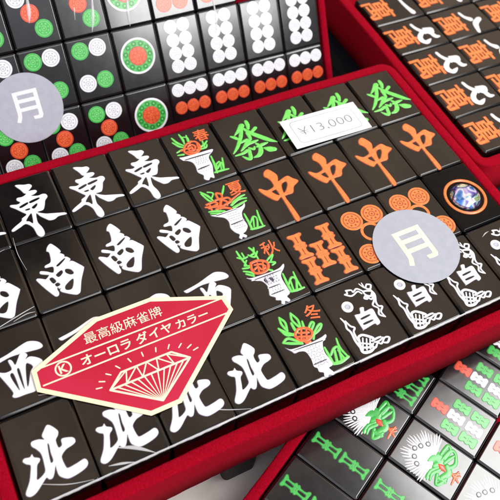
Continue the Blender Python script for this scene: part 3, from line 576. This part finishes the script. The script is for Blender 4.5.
        t = put(root, 'tail_fan', cached('fan', fan))
        for p in G['peaeyes']: put(t, 'tail_eye', cached('eye', eye), p[0][0]*.95, p[0][1], .05)
        stroke_part(root, 'peacock_body', 'pea_leaf', 'green', h=.16, z0=.03, ws=1.5)
        stroke_part(root, 'peacock_breast', 'pea_red', 'red', h=.2, z0=.06)
        stroke_part(root, 'peacock_foot', 'pea_foot', 'flame', h=.15)

G['dragon_all'] = G['dragon_top']+G['dragon_low']
G['seven'] = [[(-6, 5.5, .9), (0, 6.6, 1.2), (6, 7.6, .8)], [(-1, 10.5, 1.1), (-1.5, 6, 1.2), (0, 2.6, 1.4), (4, 2.6, 1.2), (5, 4, .8)]]

# ------------------------------------------------------------------ frames (trays) in world mm
CAMC = Vector(CAM_C)
def frame(O, ax_z, tilt=None, s=1.0):
    Q = Matrix.Rotation(ax_z, 4, 'Z')
    if tilt:
        v = Vector((tilt[0], tilt[1], 0)); Q = Q @ Matrix.Rotation(v.length, 4, v.normalized())
    O2 = CAMC+s*(Vector(O)-CAMC)
    return Matrix.Translation(O2*MM) @ Q @ Matrix.Scale(s, 4)
F_M = frame((0, 0, 0), 0)
F_UL = frame((-42.461, 130.203, -11.762), -.032, (.995, -.017), .893)
F_UR = frame((108.821, 65.02, -7.037), -1.581, None, 1.0)
F_LR = frame((8.209, -81.697, -59.202), .453, None, .868)

def seen(fr, cx, cy, m=0):
    for dx in (-.45, 0, .45):
        for dy in (-.45, 0, .45):
            p = (fr @ Vector(((cx+dx*W)*MM, (cy+dy*L)*MM, 0)))/MM-CAMC
            q = [sum(CAM_R[i][j]*p[j] for j in range(3)) for i in range(3)]
            x = 250+CAM_F*q[0]/q[2]; y = 250+CAM_F*q[1]/q[2]
            if -m < x < 500+m and -m < y < 500+m: return True
    return False
def tile(fr, cx, cy, kind, label, group, body='tile', jit=1.0):
    r = bpy.data.objects.new('mahjong_tile', None); COL.objects.link(r)
    r.empty_display_size = .004
    j = lambda a: random.uniform(-a, a)*jit
    r.matrix_world = fr @ Matrix.Translation(Vector((cx+j(.12), cy+j(.12), j(.05)))*MM) @ Matrix.Rotation(math.radians(j(.35)), 4, 'Z') @ Matrix.Rotation(math.radians(j(.36)), 4, 'X') @ Matrix.Rotation(math.radians(j(.36)), 4, 'Y')
    b = link('tile_body', body_mesh(body), r)
    decorate(r, kind)
    return tag(r, label, 'mahjong tile', group)

def tray(fr, x0, x1, y0, y1, t, zt, zb, floor_top, label, rad=1.6):
    root = bpy.data.objects.new('tile_tray', None); COL.objects.link(root); root.empty_display_size = .01
    root.matrix_world = fr @ Matrix.Translation(Vector(((x0+x1)/2, (y0+y1)/2, zb))*MM)
    w, h = x1-x0, y1-y0
    zt -= zb; floor_top -= zb
    # path along the inner edge with outward normals
    path = []
    step = 1.5
    def seg(ax, ay, bx, by, nx, ny):
        n = max(2, int(math.hypot(bx-ax, by-ay)/step))
        for k in range(n): path.append((ax+(bx-ax)*k/n, ay+(by-ay)*k/n, nx, ny))
    def arc(cx, cy, a0):
        for k in range(6):
            a = math.radians(a0+90*k/6); path.append((cx+rad*math.cos(a), cy+rad*math.sin(a), math.cos(a), math.sin(a)))
    X, Y = w/2, h/2
    seg(X, -Y+rad, X, Y-rad, 1, 0); arc(X-rad, Y-rad, 0)
    seg(X-rad, Y, -X+rad, Y, 0, 1); arc(-X+rad, Y-rad, 90)
    seg(-X, Y-rad, -X, -Y+rad, -1, 0); arc(-X+rad, -Y+rad, 180)
    seg(-X+rad, -Y, X-rad, -Y, 0, -1); arc(X-rad, -Y+rad, 270)
    rnd = random.Random(len(label))
    e = .75
    prof = [(0, .1), (0, zt*.5), (0, zt-e), (e*.3, zt-e*.3), (e, zt), (t/2, zt+.08), (t-e, zt), (t-e*.3, zt-e*.3), (t, zt-e), (t, zt*.5), (t, .0)]
    bm = bmesh.new(); vs = []
    for i, (px, py, nx, ny) in enumerate(path):
        wob = .13*math.sin(i*.071)+.10*math.sin(i*.19+1)
        vs.append([bm.verts.new((px+nx*(d+wob)+rnd.uniform(-.05, .05), py+ny*(d+wob)+rnd.uniform(-.05, .05), z+(rnd.uniform(-.06, .06)+.1*math.sin(i*.11) if z > 1 else 0))) for d, z in prof])
    N = len(vs)
    for i in range(N):
        a, b = vs[i], vs[(i+1) % N]
        for k in range(len(prof)-1): bm.faces.new((a[k], a[k+1], b[k+1], b[k]))
        bm.faces.new((a[-1], a[0], b[0], b[-1]))
    link('felt_wall', to_mesh('felt_wall', bm, 'felt'), root)
    bm = bmesh.new(); slab(bm, w-.1, h-.1, rad, floor_top, .05, .3, 2)
    link('felt_floor', to_mesh('felt_floor', bm, 'felt', smooth=None), root)
    return tag(root, label, 'tray', 'red felt tile trays')

# ------------------------------------------------------------------ the middle tray
ORD = ['leftmost', 'second', 'third', 'fourth', 'fifth', 'sixth', 'seventh', 'eighth', 'rightmost']
ROWN = ['back row', 'second row', 'third row', 'front row']
tray(F_M, -92.3, 92.3, -56.6, 55.3, 4.3, -1.6, -23.2, -16.4, 'red felt tray in the middle, filled with wind, dragon and flower tiles', 1.8)
rows = [['east']*4+['plant0']+['green_dragon']*4,
        ['south']*4+['plant1']+['centre']*4,
        ['west']*4+['plant2', 'bam5', 'red5dot', 'red5dot', 'gem'],
        ['north']*4+['plant3']+['white']*4]
DESC = {'east': 'white east character', 'south': 'white south character', 'west': 'white west character', 'north': 'white north character',
        'green_dragon': 'green fortune character', 'centre': 'orange centre character', 'white': 'white dragon and square character'}
SEAS = ['spring character and lattice vase of orange flowers', 'summer character and a vase of pointed orange lilies', 'autumn character and a footed vase with orange bloom', 'winter character and a vase of broad green leaves']
WORD = ['first', 'second', 'third', 'fourth']
for r, row in enumerate(rows):
    for c, k in enumerate(row):
        body = 'tile_dark' if k == 'gem' else 'tile'
        if k.startswith('plant'):
            lab = 'black tile with orange '+SEAS[int(k[5])]; grp = 'flower pot tiles in the middle tray'
        elif k == 'gem':
            lab = 'jet black tile with an orange ring round a sparkling rhinestone, in the middle tray'; grp = None
        elif k == 'bam5':
            lab = 'black tile with five orange bamboo sticks, in the middle tray'; grp = None
        elif k == 'red5dot':
            lab = 'black tile with orange dots, '+('right of the five bamboo tile' if c == 6 else 'left of the rhinestone tile')+', half covered'; grp = 'orange dot tiles in the middle tray'
        else:
            i = c if c < 4 else c-5
            pos = {0: 'leftmost of four', 1: 'second of four', 2: 'third of four', 3: 'rightmost of four'}[i]
            lab = 'black tile with '+DESC[k]+', '+pos+' in the middle tray'
            grp = DESC[k]+' tiles in the middle tray'
        tile(F_M, (c+.5-4.5)*W, (2-r-.5)*L, k, lab, grp, body, .0 if k == 'gem' else 1.0)

# ------------------------------------------------------------------ the rear left tray, propped up on its edge
tray(F_UL, -2*W-.9, 7*W+.9, -2*L-1.2, 2*L+1.0, 3.6, -.8, -21.5, -16.4, 'red felt tray of dot tiles propped up at the back left')
UL = {0: {-1: 'd3', 0: 'd3', 1: 'd3', 2: 'd1', 3: 'd6', 4: 'd6', 5: 'd6'},
      -1: {-2: 'd4', -1: 'd4', 0: 'd4', 1: 'd4', 2: 'd1', 3: 'd8', 4: 'd8', 5: 'd8', 6: 'd8'},
      -2: {-2: 'd5', -1: 'd5', 0: 'd5', 1: 'd5', 2: 'd1', 3: 'd9', 4: 'd9', 5: 'd9', 6: 'd9'}}
DN = {'d3': 'three dots in white, red and green', 'd4': 'four green and white dots', 'd5': 'five green, white and red dots', 'd1': 'one large green and red wheel',
      'd6': 'two green and four red dots', 'd8': 'eight white dots', 'd9': 'rows of white and red dots'}
RW = {0: 'top', -1: 'middle', -2: 'bottom'}
for v, row in UL.items():
    cnt = {}
    row = {u: k for u, k in row.items() if seen(F_UL, (u+.5)*W, (v+.5)*L)}
    for u, k in row.items():
        n = sum(1 for q in row.values() if q == k); i = cnt.get(k, 0); cnt[k] = i+1
        if k == 'd1': lab = 'black tile with '+DN[k]+', '+RW[v]+' row of the rear left tray'
        else:
            pos = ['leftmost', 'second', 'third', 'fourth'][i] if i < n-1 else 'rightmost'
            lab = 'black tile with '+DN[k]+', '+pos+' in '+RW[v]+' row'
        tile(F_UL, (u+.5)*W, (v+.5)*L, k, lab, 'dot tiles in the rear left tray', 'tile_prop')

# ------------------------------------------------------------------ the rear right tray
tray(F_UR, -6*W-.8, 3*W+1.2, -1.2, 4*L+1.2, 4.6, -1.0, -20.0, -16.4, 'red felt tray of number character tiles at the back right')
UR = {}
for u in range(-4, 3):
    for v in range(0, 3):
        UR[(u, v)] = 'ten1' if u <= -2 else ('ten9' if v == 0 else 'ten8' if v == 1 else 'ten7')
UN = {'ten9': 'nine', 'ten8': 'eight', 'ten7': 'seven', 'ten1': 'one'}
tens = {}
for (u, v), k in UR.items():
    if seen(F_UR, (u+.5)*W, (v+.5)*L): tens[(u, v)] = k
for (u, v), k in tens.items():
    allu = sorted(a for (a, b) in tens if b == v and tens[(a, b)] == k)
    i = allu.index(u); n = len(allu)
    fromnear = n-1-i
    pos = 'nearest' if fromnear == 0 else ['', 'second nearest', 'third nearest', 'fourth nearest', 'fifth nearest'][fromnear]
    colw = ['against the left wall', 'in the second column', 'in the third column'][v]
    lab = 'black tile with orange ten thousand and white '+UN[k]+', '+pos+' '+colw
    tile(F_UR, (u+.5)*W, (v+.5)*L, k, lab, 'number character tiles in the rear right tray')

# ------------------------------------------------------------------ the front right tray
tray(F_LR, -3*W-.8, 5*W+.8, -3*L-.8, L+1.0, 4.0, 1.2, -23.2, -16.4, 'red felt tray of bamboo tiles at the front right, partly under the middle tray')
LR = {(-1, 0): ('b2', 'black tile with two green bamboo sticks, at the bottom edge beside the tray wall'),
      (0, 0): ('b2', 'black tile with two green bamboo sticks, left of the peacock and beside the wall'),
      (0, -1): ('b2', 'black tile with two pale green bamboo sticks, in the glare at the bottom'),
      (1, 0): ('peacock', 'black tile with a peacock, tucked just under the edge of the middle tray'),
      (1, -1): ('peacock', 'black tile with white tailed peacock fully in view, left of the seven sticks'),
      (1, -2): ('peacock', 'black tile with a peacock washed out by glare in the bottom right corner'),
      (2, 0): ('b6', 'black tile with green bamboo sticks only, half hidden under the middle tray'),
      (2, -1): ('b7', 'black tile with seven red, white and green sticks, whole, right of the peacock'),
      (3, -1): ('b7', 'black tile with seven bamboo sticks, between the middle tray and its twin below'),
      (4, -1): ('b7', 'black tile with seven bamboo sticks, at the right edge under the middle tray'),
      (2, -2): ('b7', 'black tile with bamboo sticks, cut by the right edge above the corner'),
      (3, -2): ('b7', 'black tile with bamboo sticks, cut by the right edge, second above the corner')}
for (u, v), (k, lab) in LR.items():
    if seen(F_LR, (u+.5)*W, (v+.5)*L): tile(F_LR, (u+.5)*W, (v+.5)*L, k, lab, 'bamboo tiles in the front right tray', 'tile_film')

# ------------------------------------------------------------------ stickers and labels
def sticker_root(name, fr, x, y, z, rot=0):
    r = bpy.data.objects.new(name, None); COL.objects.link(r); r.empty_display_size = .005
    r.matrix_world = fr @ Matrix.Translation(Vector((x, y, z))*MM) @ Matrix.Rotation(math.radians(rot), 4, 'Z')
    return r
MOON = [[(-4.6, 6.2, .8), (4.7, 6.2, .8), (5.0, 5.9, .8), (5.0, -5.2, .85), (4.3, -6.3, .8), (2.2, -6.0, .7)], [(-4.3, 6.2, .85), (-4.3, -.6, .85), (-4.8, -4.2, .85), (-6.3, -7.0, .8)],
        [(-4.2, 2.4, .7), (4.9, 2.4, .7)], [(-4.2, -1.5, .7), (4.9, -1.5, .7)]]
def moon_loops():
    return [[(-5.4, 7), (5.9, 7), (5.9, -5.6), (5.2, -6.9), (3.6, -7.1), (1.5, -6.9), (1.2, -5.4), (3.6, -5.4), (4.0, -4.9), (4.0, -2.4), (-3.5, -2.4), (-3.8, -4.6), (-5.0, -7.3), (-6.7, -6.6), (-5.6, -4.2), (-5.4, -2)],
            [(-3.5, 5.3), (-3.5, 3.3), (4.0, 3.3), (4.0, 5.3)], [(-3.5, 1.6), (-3.5, -.7), (4.0, -.7), (4.0, 1.6)]]
def round_sticker(fr, x, y, z, r, mat, cmat, label, cs=1.0, rot=0, cdx=0, cdy=0):
    root = sticker_root('round_sticker', fr, x, y, z, rot)
    bm = bmesh.new(); disc(bm, 0, 0, r, 0, .15, 0, 72, .05)
    link('foil_disc', to_mesh('foil_disc', bm, mat, smooth=False), root)
    me = curve_mesh('moon_character', [[(a*cs+cdx, b*cs+cdy) for a, b in lp] for lp in moon_loops()], cmat, .03, .01, 0, None, 0)
    o = link('moon_character', me, root); o.location.z = .16*MM
    return tag(root, label, 'sticker', 'round foil stickers')
round_sticker(F_M, 133.0-81.2, -66.0+40.8, .45, 15.2, 'silver', 'cream', 'silver round sticker with cream moon character, lying on the middle tray tiles', .98, 0, -.4, .3)
round_sticker(F_UL, -12.0+10.15, -37.0+13.6, .45, 15.0, 'lavender', 'white', 'lavender grey round sticker with white moon character, on the rear left tray', .92, 0, .2, 1.2)

lab = sticker_root('price_label', F_M, 132.2-81.2, -5.4+40.8, .75, -.6)
lab.matrix_world = lab.matrix_world @ Matrix.Rotation(math.radians(1.6), 4, 'Y')
bm = bmesh.new(); slab(bm, 33.2, 14.6, .3, .2, 0, .05, 2); link('label_paper', to_mesh('label_paper', bm, 'paper', smooth=None), lab)
bm = bmesh.new()
fr_ = rrect(27.2, 11.0, 1.6, 5); fr_.append(fr_[0])
for a, b in zip(fr_, fr_[1:]): ribbon(bm, [(a[0], a[1], .10), (b[0], b[1], .10)], .02, .205, 1)
orient_up(bm); link('printed_frame', to_mesh('printed_frame', bm, 'ink'), lab)
link('price', text_mesh('price', '\u00a513,000', 'ink', 6, -.1, -.3, w=23.0, h=4.6, z=.215, height=.012, offset=-.10), lab)
tag(lab, 'white price label reading 13,000 yen, across the green fortune tiles', 'price label')

dia = sticker_root('diamond_sticker', F_M, -81.2, 40.8, .5)
mt = Matrix.Translation(Vector((-81.2, 40.8, .42))*MM) @ Matrix.Translation(Vector((0, -84, 0))*MM) @ Matrix.Rotation(math.radians(.9), 4, 'X') @ Matrix.Translation(Vector((0, 84, 0))*MM)
dia.matrix_world = F_M @ mt
OUT = [(2.6, -58.0), (24.6, -49.1), (42.4, -49.1), (64.0, -57.7), (64.6, -63.2), (37.9, -84.4), (28.6, -84.4), (2.2, -64.6)]
def inset(P, d):
    out = []; n = len(P)
    for i in range(n):
        a, b, c = Vector(P[i-1]), Vector(P[i]), Vector(P[(i+1) % n])
        d1 = (b-a).normalized(); d2 = (c-b).normalized()
        n1 = Vector((d1.y, -d1.x)); n2 = Vector((d2.y, -d2.x))
        m = (n1+n2).normalized(); q = b+m*d/max(.3, m.dot(n1)); out.append((q.x, q.y))
    return out
def flat(name, loop, mat, z, th, parent):
    bm = bmesh.new(); lo = [bm.verts.new((x, y, z-th)) for x, y in loop]; hi = [bm.verts.new((x, y, z)) for x, y in loop]
    n = len(loop)
    for i in range(n): bm.faces.new((lo[i], lo[(i+1) % n], hi[(i+1) % n], hi[i]))
    bm.faces.new(hi); bm.faces.new(lo[::-1])
    return link(name, to_mesh(name, bm, mat, smooth=False), parent)
flat('gold_border', OUT, 'gold', .15, .15, dia)
flat('crimson_field', inset(OUT, 1.35), 'label_red', .175, .02, dia)
bm = bmesh.new()
ribbon(bm, [(4.2, -58.1, .24), (62.6, -58.3, .24)], .02, .178, 1); ribbon(bm, [(4.4, -63.6, .24), (62.8, -63.6, .24)], .02, .178, 1)
orient_up(bm); link('printed_lines', to_mesh('printed_lines', bm, 'cream'), dia)
link('top_lettering', text_mesh('top_lettering', '\u6700\u9ad8\u7d1a\u9ebb\u96c0\u724c', 'cream', 5, 31.7, -54.6, w=24.6, h=3.7, z=.19, height=.012, offset=0), dia)
link('middle_lettering', text_mesh('middle_lettering', '\u30aa\u30fc\u30ed\u30e9 \u30c0\u30a4\u30e4', 'cream', 5, 30.6, -60.9, w=28.6, h=3.6, z=.19, height=.012, offset=.09), dia)
link('end_lettering', text_mesh('end_lettering', '\u30ab\u30e9\u30fc', 'cream', 5, 51.4, -61.2, w=10.6, h=3.0, z=.19, height=.012, offset=.09), dia)
bm = bmesh.new(); disc(bm, 11.0, -60.9, 2.45, .176, .20, 0, 32, .01, 1.95)
em = link('round_emblem', to_mesh('round_emblem', bm, 'cream', smooth=False), dia)
link('emblem_letter', text_mesh('emblem_letter', 'K', 'cream', 3, 11.0, -60.9, h=2.7, z=.19, height=.012, offset=.07), em)
bm = bmesh.new()
A = lambda x, y: (x, y, .24)
gl, gr, tl, tr_, bt = (20.9, -72.6), (45.7, -72.6), (25.6, -68.7), (41.3, -68.7), (33.3, -81.6)
lines = [(gl, tl), (tl, tr_), (tr_, gr), (gl, bt), (gr, bt), (gl, gr)]
nfac = 5
for i in range(nfac):
    xa = gl[0]+(gr[0]-gl[0])*(i+.5)/nfac+0; x0 = gl[0]+(gr[0]-gl[0])*i/nfac; x1 = gl[0]+(gr[0]-gl[0])*(i+1)/nfac
    xt = tl[0]+(tr_[0]-tl[0])*(i+.5)/nfac
    lines += [((x0, gl[1]), (xt, tl[1])), ((xt, tl[1]), (x1, gl[1]))]
for i in range(1, 12):
    lines.append(((gl[0]+(gr[0]-gl[0])*i/12, gl[1]), bt))
for k, (a, b) in enumerate(lines):
    w0, w1 = (.30, .30) if k < 6 else (.20, .20)
    if k >= 6+2*nfac: w0, w1 = .20, .08
    ribbon(bm, [(a[0], a[1], w0), (b[0], b[1], w1)], .015+.001*(k % 7), .178, 1)
orient_up(bm); link('diamond_drawing', to_mesh('diamond_drawing', bm, 'cream'), dia)
bm = bmesh.new()
for i in range(11):
    a = math.radians(180-12-i*15.6); cx, cy = 33.3, -72.0
    x0, y0 = cx+14.6*math.cos(a), cy+5.4*math.sin(a); x1, y1 = cx+16.2*math.cos(a), cy+6.7*math.sin(a)
    ribbon(bm, [(x0, y0, .18), (x1, y1, .2)], .015, .178, 1)
orient_up(bm); link('sparkle_marks', to_mesh('sparkle_marks', bm, 'cream'), dia)
tag(dia, 'crimson cut gem shaped sticker with gold border and Japanese lettering, on the west tiles', 'sticker')

# ------------------------------------------------------------------ shrink film stretched over the front edge of the middle tray's tiles
bm = bmesh.new(); rows_ = []
rnd = random.Random(2)
for i in range(0, 184*2+1):
    x = -92+i*.5
    ph = ((x+4.5*W) % W)/W
    sag = .5*math.sin(math.pi*ph)**.8
    wv = .10*math.sin(x*.9)+.07*math.sin(x*2.3+1)
    prof = [(-53.62+.12*wv, -.02), (-53.78-.3*sag+wv*.35, -.03), (-53.92-.33*sag+wv*.35, -.13), (-54.0-.34*sag+wv*.35, -.34), (-54.03-.36*sag+wv*.35, -.62)]
    rows_.append([bm.verts.new((x, y, z+.04*math.sin(x*1.7))) for y, z in prof])
for a, b in zip(rows_, rows_[1:]):
    for k in range(4): bm.faces.new((a[k], a[k+1], b[k+1], b[k]))
film = link('shrink_film', to_mesh('shrink_film', bm, 'film'))
film.matrix_world = F_M
def crease(parent, wr, h, z0):
    bm = bmesh.new(); ribbon(bm, wr, h, z0, 6); orient_up(bm)
    link('film_crease', to_mesh('film_crease', bm, 'film'), parent)
for wr in ([(-64.5, -47.9, .15), (-60.0, -50.0, .8), (-55.5, -53.6, .1)], [(-68.2, -51.7, .1), (-64.9, -52.5, .5), (-61.6, -53.6, .1)],
           [(-88, -.6, .1), (-77, 2.3, .25), (-71.6, 3.5, .12)], [(-90, 20.5, .06), (-84, 24.5, .14), (-74, 27.2, .05)], [(-70.2, 30.5, .05), (-70.6, 24, .16), (-69.8, 17, .05)], [(-79, -24.6, .05), (-70, -26.6, .16), (-60, -25.6, .05)], [(-40, -46.5, .06), (-33, -50.5, .22), (-26, -53.4, .06)], [(-88, -47.5, .06), (-80, -51.5, .2), (-73, -53.4, .06)], [(84, -31, .05), (87, -29.8, .3), (89, -29.6, .05)], [(76, -31.5, .05), (78, -30.6, .3), (79.6, -30.4, .05)], [(-78.6, .9, .08), (-74.5, 1.9, .22), (-71.9, 1.6, .1)]):
    crease(film, [(x, y, w*.7) for x, y, w in wr], .2, .02)
tag(film, 'shiny clear shrink film stretched along the front edge of the middle tray tiles', 'film')

film2 = sticker_root('shrink_film', F_UL, 0, 0, 0)
for wr in ([(10.6, 19.5, .5), (9.9, 14.2, .8), (8.7, 10.0, .1)], [(36.6, 14.5, .4), (35.0, 6.7, .7), (33.2, 1.3, .1)], [(28.3, 12.2, .3), (27.4, 7.5, .1)], [(51.4, 11.5, .4), (50.5, 6.1, .7), (50.0, .3, .1)], [(90, 3.5, .3), (89.8, -5.2, .5), (88.6, -11, .1)]):
    crease(film2, wr, .3, .12)
tag(film2, 'upright glinting creases of clear film over the top tiles at back left', 'film')

# ------------------------------------------------------------------ what they stand on
def box_thing(name, x0, x1, y0, y1, z0, z1, mat, bev, label, cat, lid=None):
    root = bpy.data.objects.new(name, None); COL.objects.link(root); root.empty_display_size = .01
    root.location = ((x0+x1)/2*MM, (y0+y1)/2*MM, z0*MM)
    bm = bmesh.new(); slab(bm, x1-x0, y1-y0, bev*1.6, (z1-z0)*(lid or 1), 0, bev, 4)
    link('case_body' if lid else 'riser_bar', to_mesh('body', bm, mat, smooth=None), root)
    if lid:
        bm = bmesh.new(); slab(bm, x1-x0+1.2, y1-y0+1.2, bev*1.6, z1-z0, (z1-z0)*lid-.8, bev, 4)
        link('case_lid', to_mesh('lid', bm, mat, smooth=None), root)
    return tag(root, label, cat)
ZT = -46.0
box_thing('storage_case', 99.5, 250, -8, 190, ZT, -27.2, 'case', 2.0, 'navy black case under the rear right tray, seen in the dark gap', 'case', .6)
box_thing('display_riser', -34, -22, -58.5, 48, ZT, -23.3, 'riser', 1.2, 'glossy black riser bar holding up the front of the middle tray', 'riser')

bm = bmesh.new()
bmesh.ops.create_grid(bm, x_segments=2, y_segments=2, size=1500)
tb = link('table_top', to_mesh('table_top', bm, 'table', smooth=False)); tb.location.z = ZT*MM
tag(tb, 'cream display table top under the trays', 'table', kind='structure')

# ------------------------------------------------------------------ camera
cam = bpy.data.cameras.new('camera'); co = bpy.data.objects.new('camera', cam); COL.objects.link(co)
r, d, f = [Vector(v) for v in CAM_R]
m = Matrix((( r.x, -d.x, -f.x), (r.y, -d.y, -f.y), (r.z, -d.z, -f.z))).to_4x4()
m.translation = CAMC*MM
co.matrix_world = m
cam.sensor_width = 36; cam.lens = 36*CAM_F/500
cam.clip_start = .005; cam.clip_end = 20
cam.dof.use_dof = True; cam.dof.focus_distance = .225; cam.dof.aperture_fstop = 26
scene.camera = co

# ------------------------------------------------------------------ light: a dim warm shop, a bright front window, a ceiling light panel
w = bpy.data.worlds.new('World'); scene.world = w; w.use_nodes = True
nt = w.node_tree; bg = nt.nodes['Background']
tc = nt.nodes.new('ShaderNodeTexCoord'); sp = nt.nodes.new('ShaderNodeSeparateXYZ'); nt.links.new(tc.outputs['Generated'], sp.inputs[0])
def ss(sock, a, b, o0=0., o1=1.):
    n = nt.nodes.new('ShaderNodeMapRange'); n.interpolation_type = 'SMOOTHSTEP'
    n.inputs['From Min'].default_value = a; n.inputs['From Max'].default_value = b
    n.inputs['To Min'].default_value = o0; n.inputs['To Max'].default_value = o1
    nt.links.new(sock, n.inputs['Value']); return n.outputs['Result']
def mth(op, a, b):
    n = nt.nodes.new('ShaderNodeMath'); n.operation = op
    for s, v in ((0, a), (1, b)):
        if isinstance(v, (int, float)): n.inputs[s].default_value = v
        else: nt.links.new(v, n.inputs[s])
    return n.outputs[0]
X, Y, Z = sp.outputs['X'], sp.outputs['Y'], sp.outputs['Z']
# the back of the shop: warm boarded wall and ceiling, a dark patch added far left for black reflections
lit = mth('MAXIMUM', ss(X, .085, .11), ss(Y, .535, .56, 1, 0))
back = mth('MULTIPLY', lit, mth('MULTIPLY', ss(Y, .15, .27), ss(Z, .05, .3)))
front = mth('MULTIPLY', ss(Y, 0, .12, 1, 0), mth('MULTIPLY', ss(Z, .33, .55), ss(X, .30, .62, 1, .35)))
def rgb(c, fac):
    n = nt.nodes.new('ShaderNodeMix'); n.data_type = 'RGBA'
    n.inputs['A'].default_value = (0, 0, 0, 1); n.inputs['B'].default_value = (*c, 1)
    nt.links.new(fac, n.inputs['Factor']); return n.outputs['Result']
def addc(a, b):
    n = nt.nodes.new('ShaderNodeMix'); n.data_type = 'RGBA'; n.blend_type = 'ADD'; n.inputs['Factor'].default_value = 1
    nt.links.new(a, n.inputs['A'])
    nt.links.new(b, n.inputs['B']); return n.outputs['Result']
amb = nt.nodes.new('ShaderNodeRGB'); amb.outputs[0].default_value = (.06, .065, .08, 1)
nz = nt.nodes.new('ShaderNodeTexNoise'); nz.inputs['Scale'].default_value = 5.5; nz.inputs['Detail'].default_value = 3
mp = nt.nodes.new('ShaderNodeMapping'); mp.inputs['Scale'].default_value = (3.0, 1.0, 1.0)
nt.links.new(tc.outputs['Generated'], mp.inputs['Vector']); nt.links.new(mp.outputs['Vector'], nz.inputs['Vector'])
back = mth('MULTIPLY', back, ss(nz.outputs['Fac'], .34, .66, .5, 1.35))
tot = addc(addc(amb.outputs[0], rgb((1.12, .83, .60), back)), rgb((.8, .8, .88), front))
nt.links.new(tot, bg.inputs['Color']); bg.inputs['Strength'].default_value = 1.0

def area(name, loc, target, sx, sy, radiance, col):
    l = bpy.data.lights.new(name, 'AREA'); l.shape = 'RECTANGLE'; l.size = sx; l.size_y = sy
    l.energy = radiance*math.pi*sx*sy; l.color = col
    o = bpy.data.objects.new(name, l); COL.objects.link(o); o.location = loc
    o.rotation_euler = (Vector(target)-Vector(loc)).to_track_quat('-Z', 'Y').to_euler()
    return o
area('front_window', Vector((.315, -.80, .565)), Vector((.315, 0, .565)), .30, .30, 12, (1, .99, .97))
area('ceiling_light', Vector((.54, -.17, .748)), Vector((.44, -.17, 0)), .46, .40, 11, (1, .985, .96))
area('ceiling_strip', Vector((.30, -.75, .93)), Vector((0, 0, 0)), 1.1, .24, 5.5, (1, .99, .97))  # added strip lamp, placed so the tile bevels catch a highlight

# ------------------------------------------------------------------ colour management
scene.render.engine = 'CYCLES'
scene.view_settings.view_transform = 'Standard'; scene.view_settings.look = 'None'
scene.view_settings.exposure = 0.15; scene.view_settings.gamma = 1
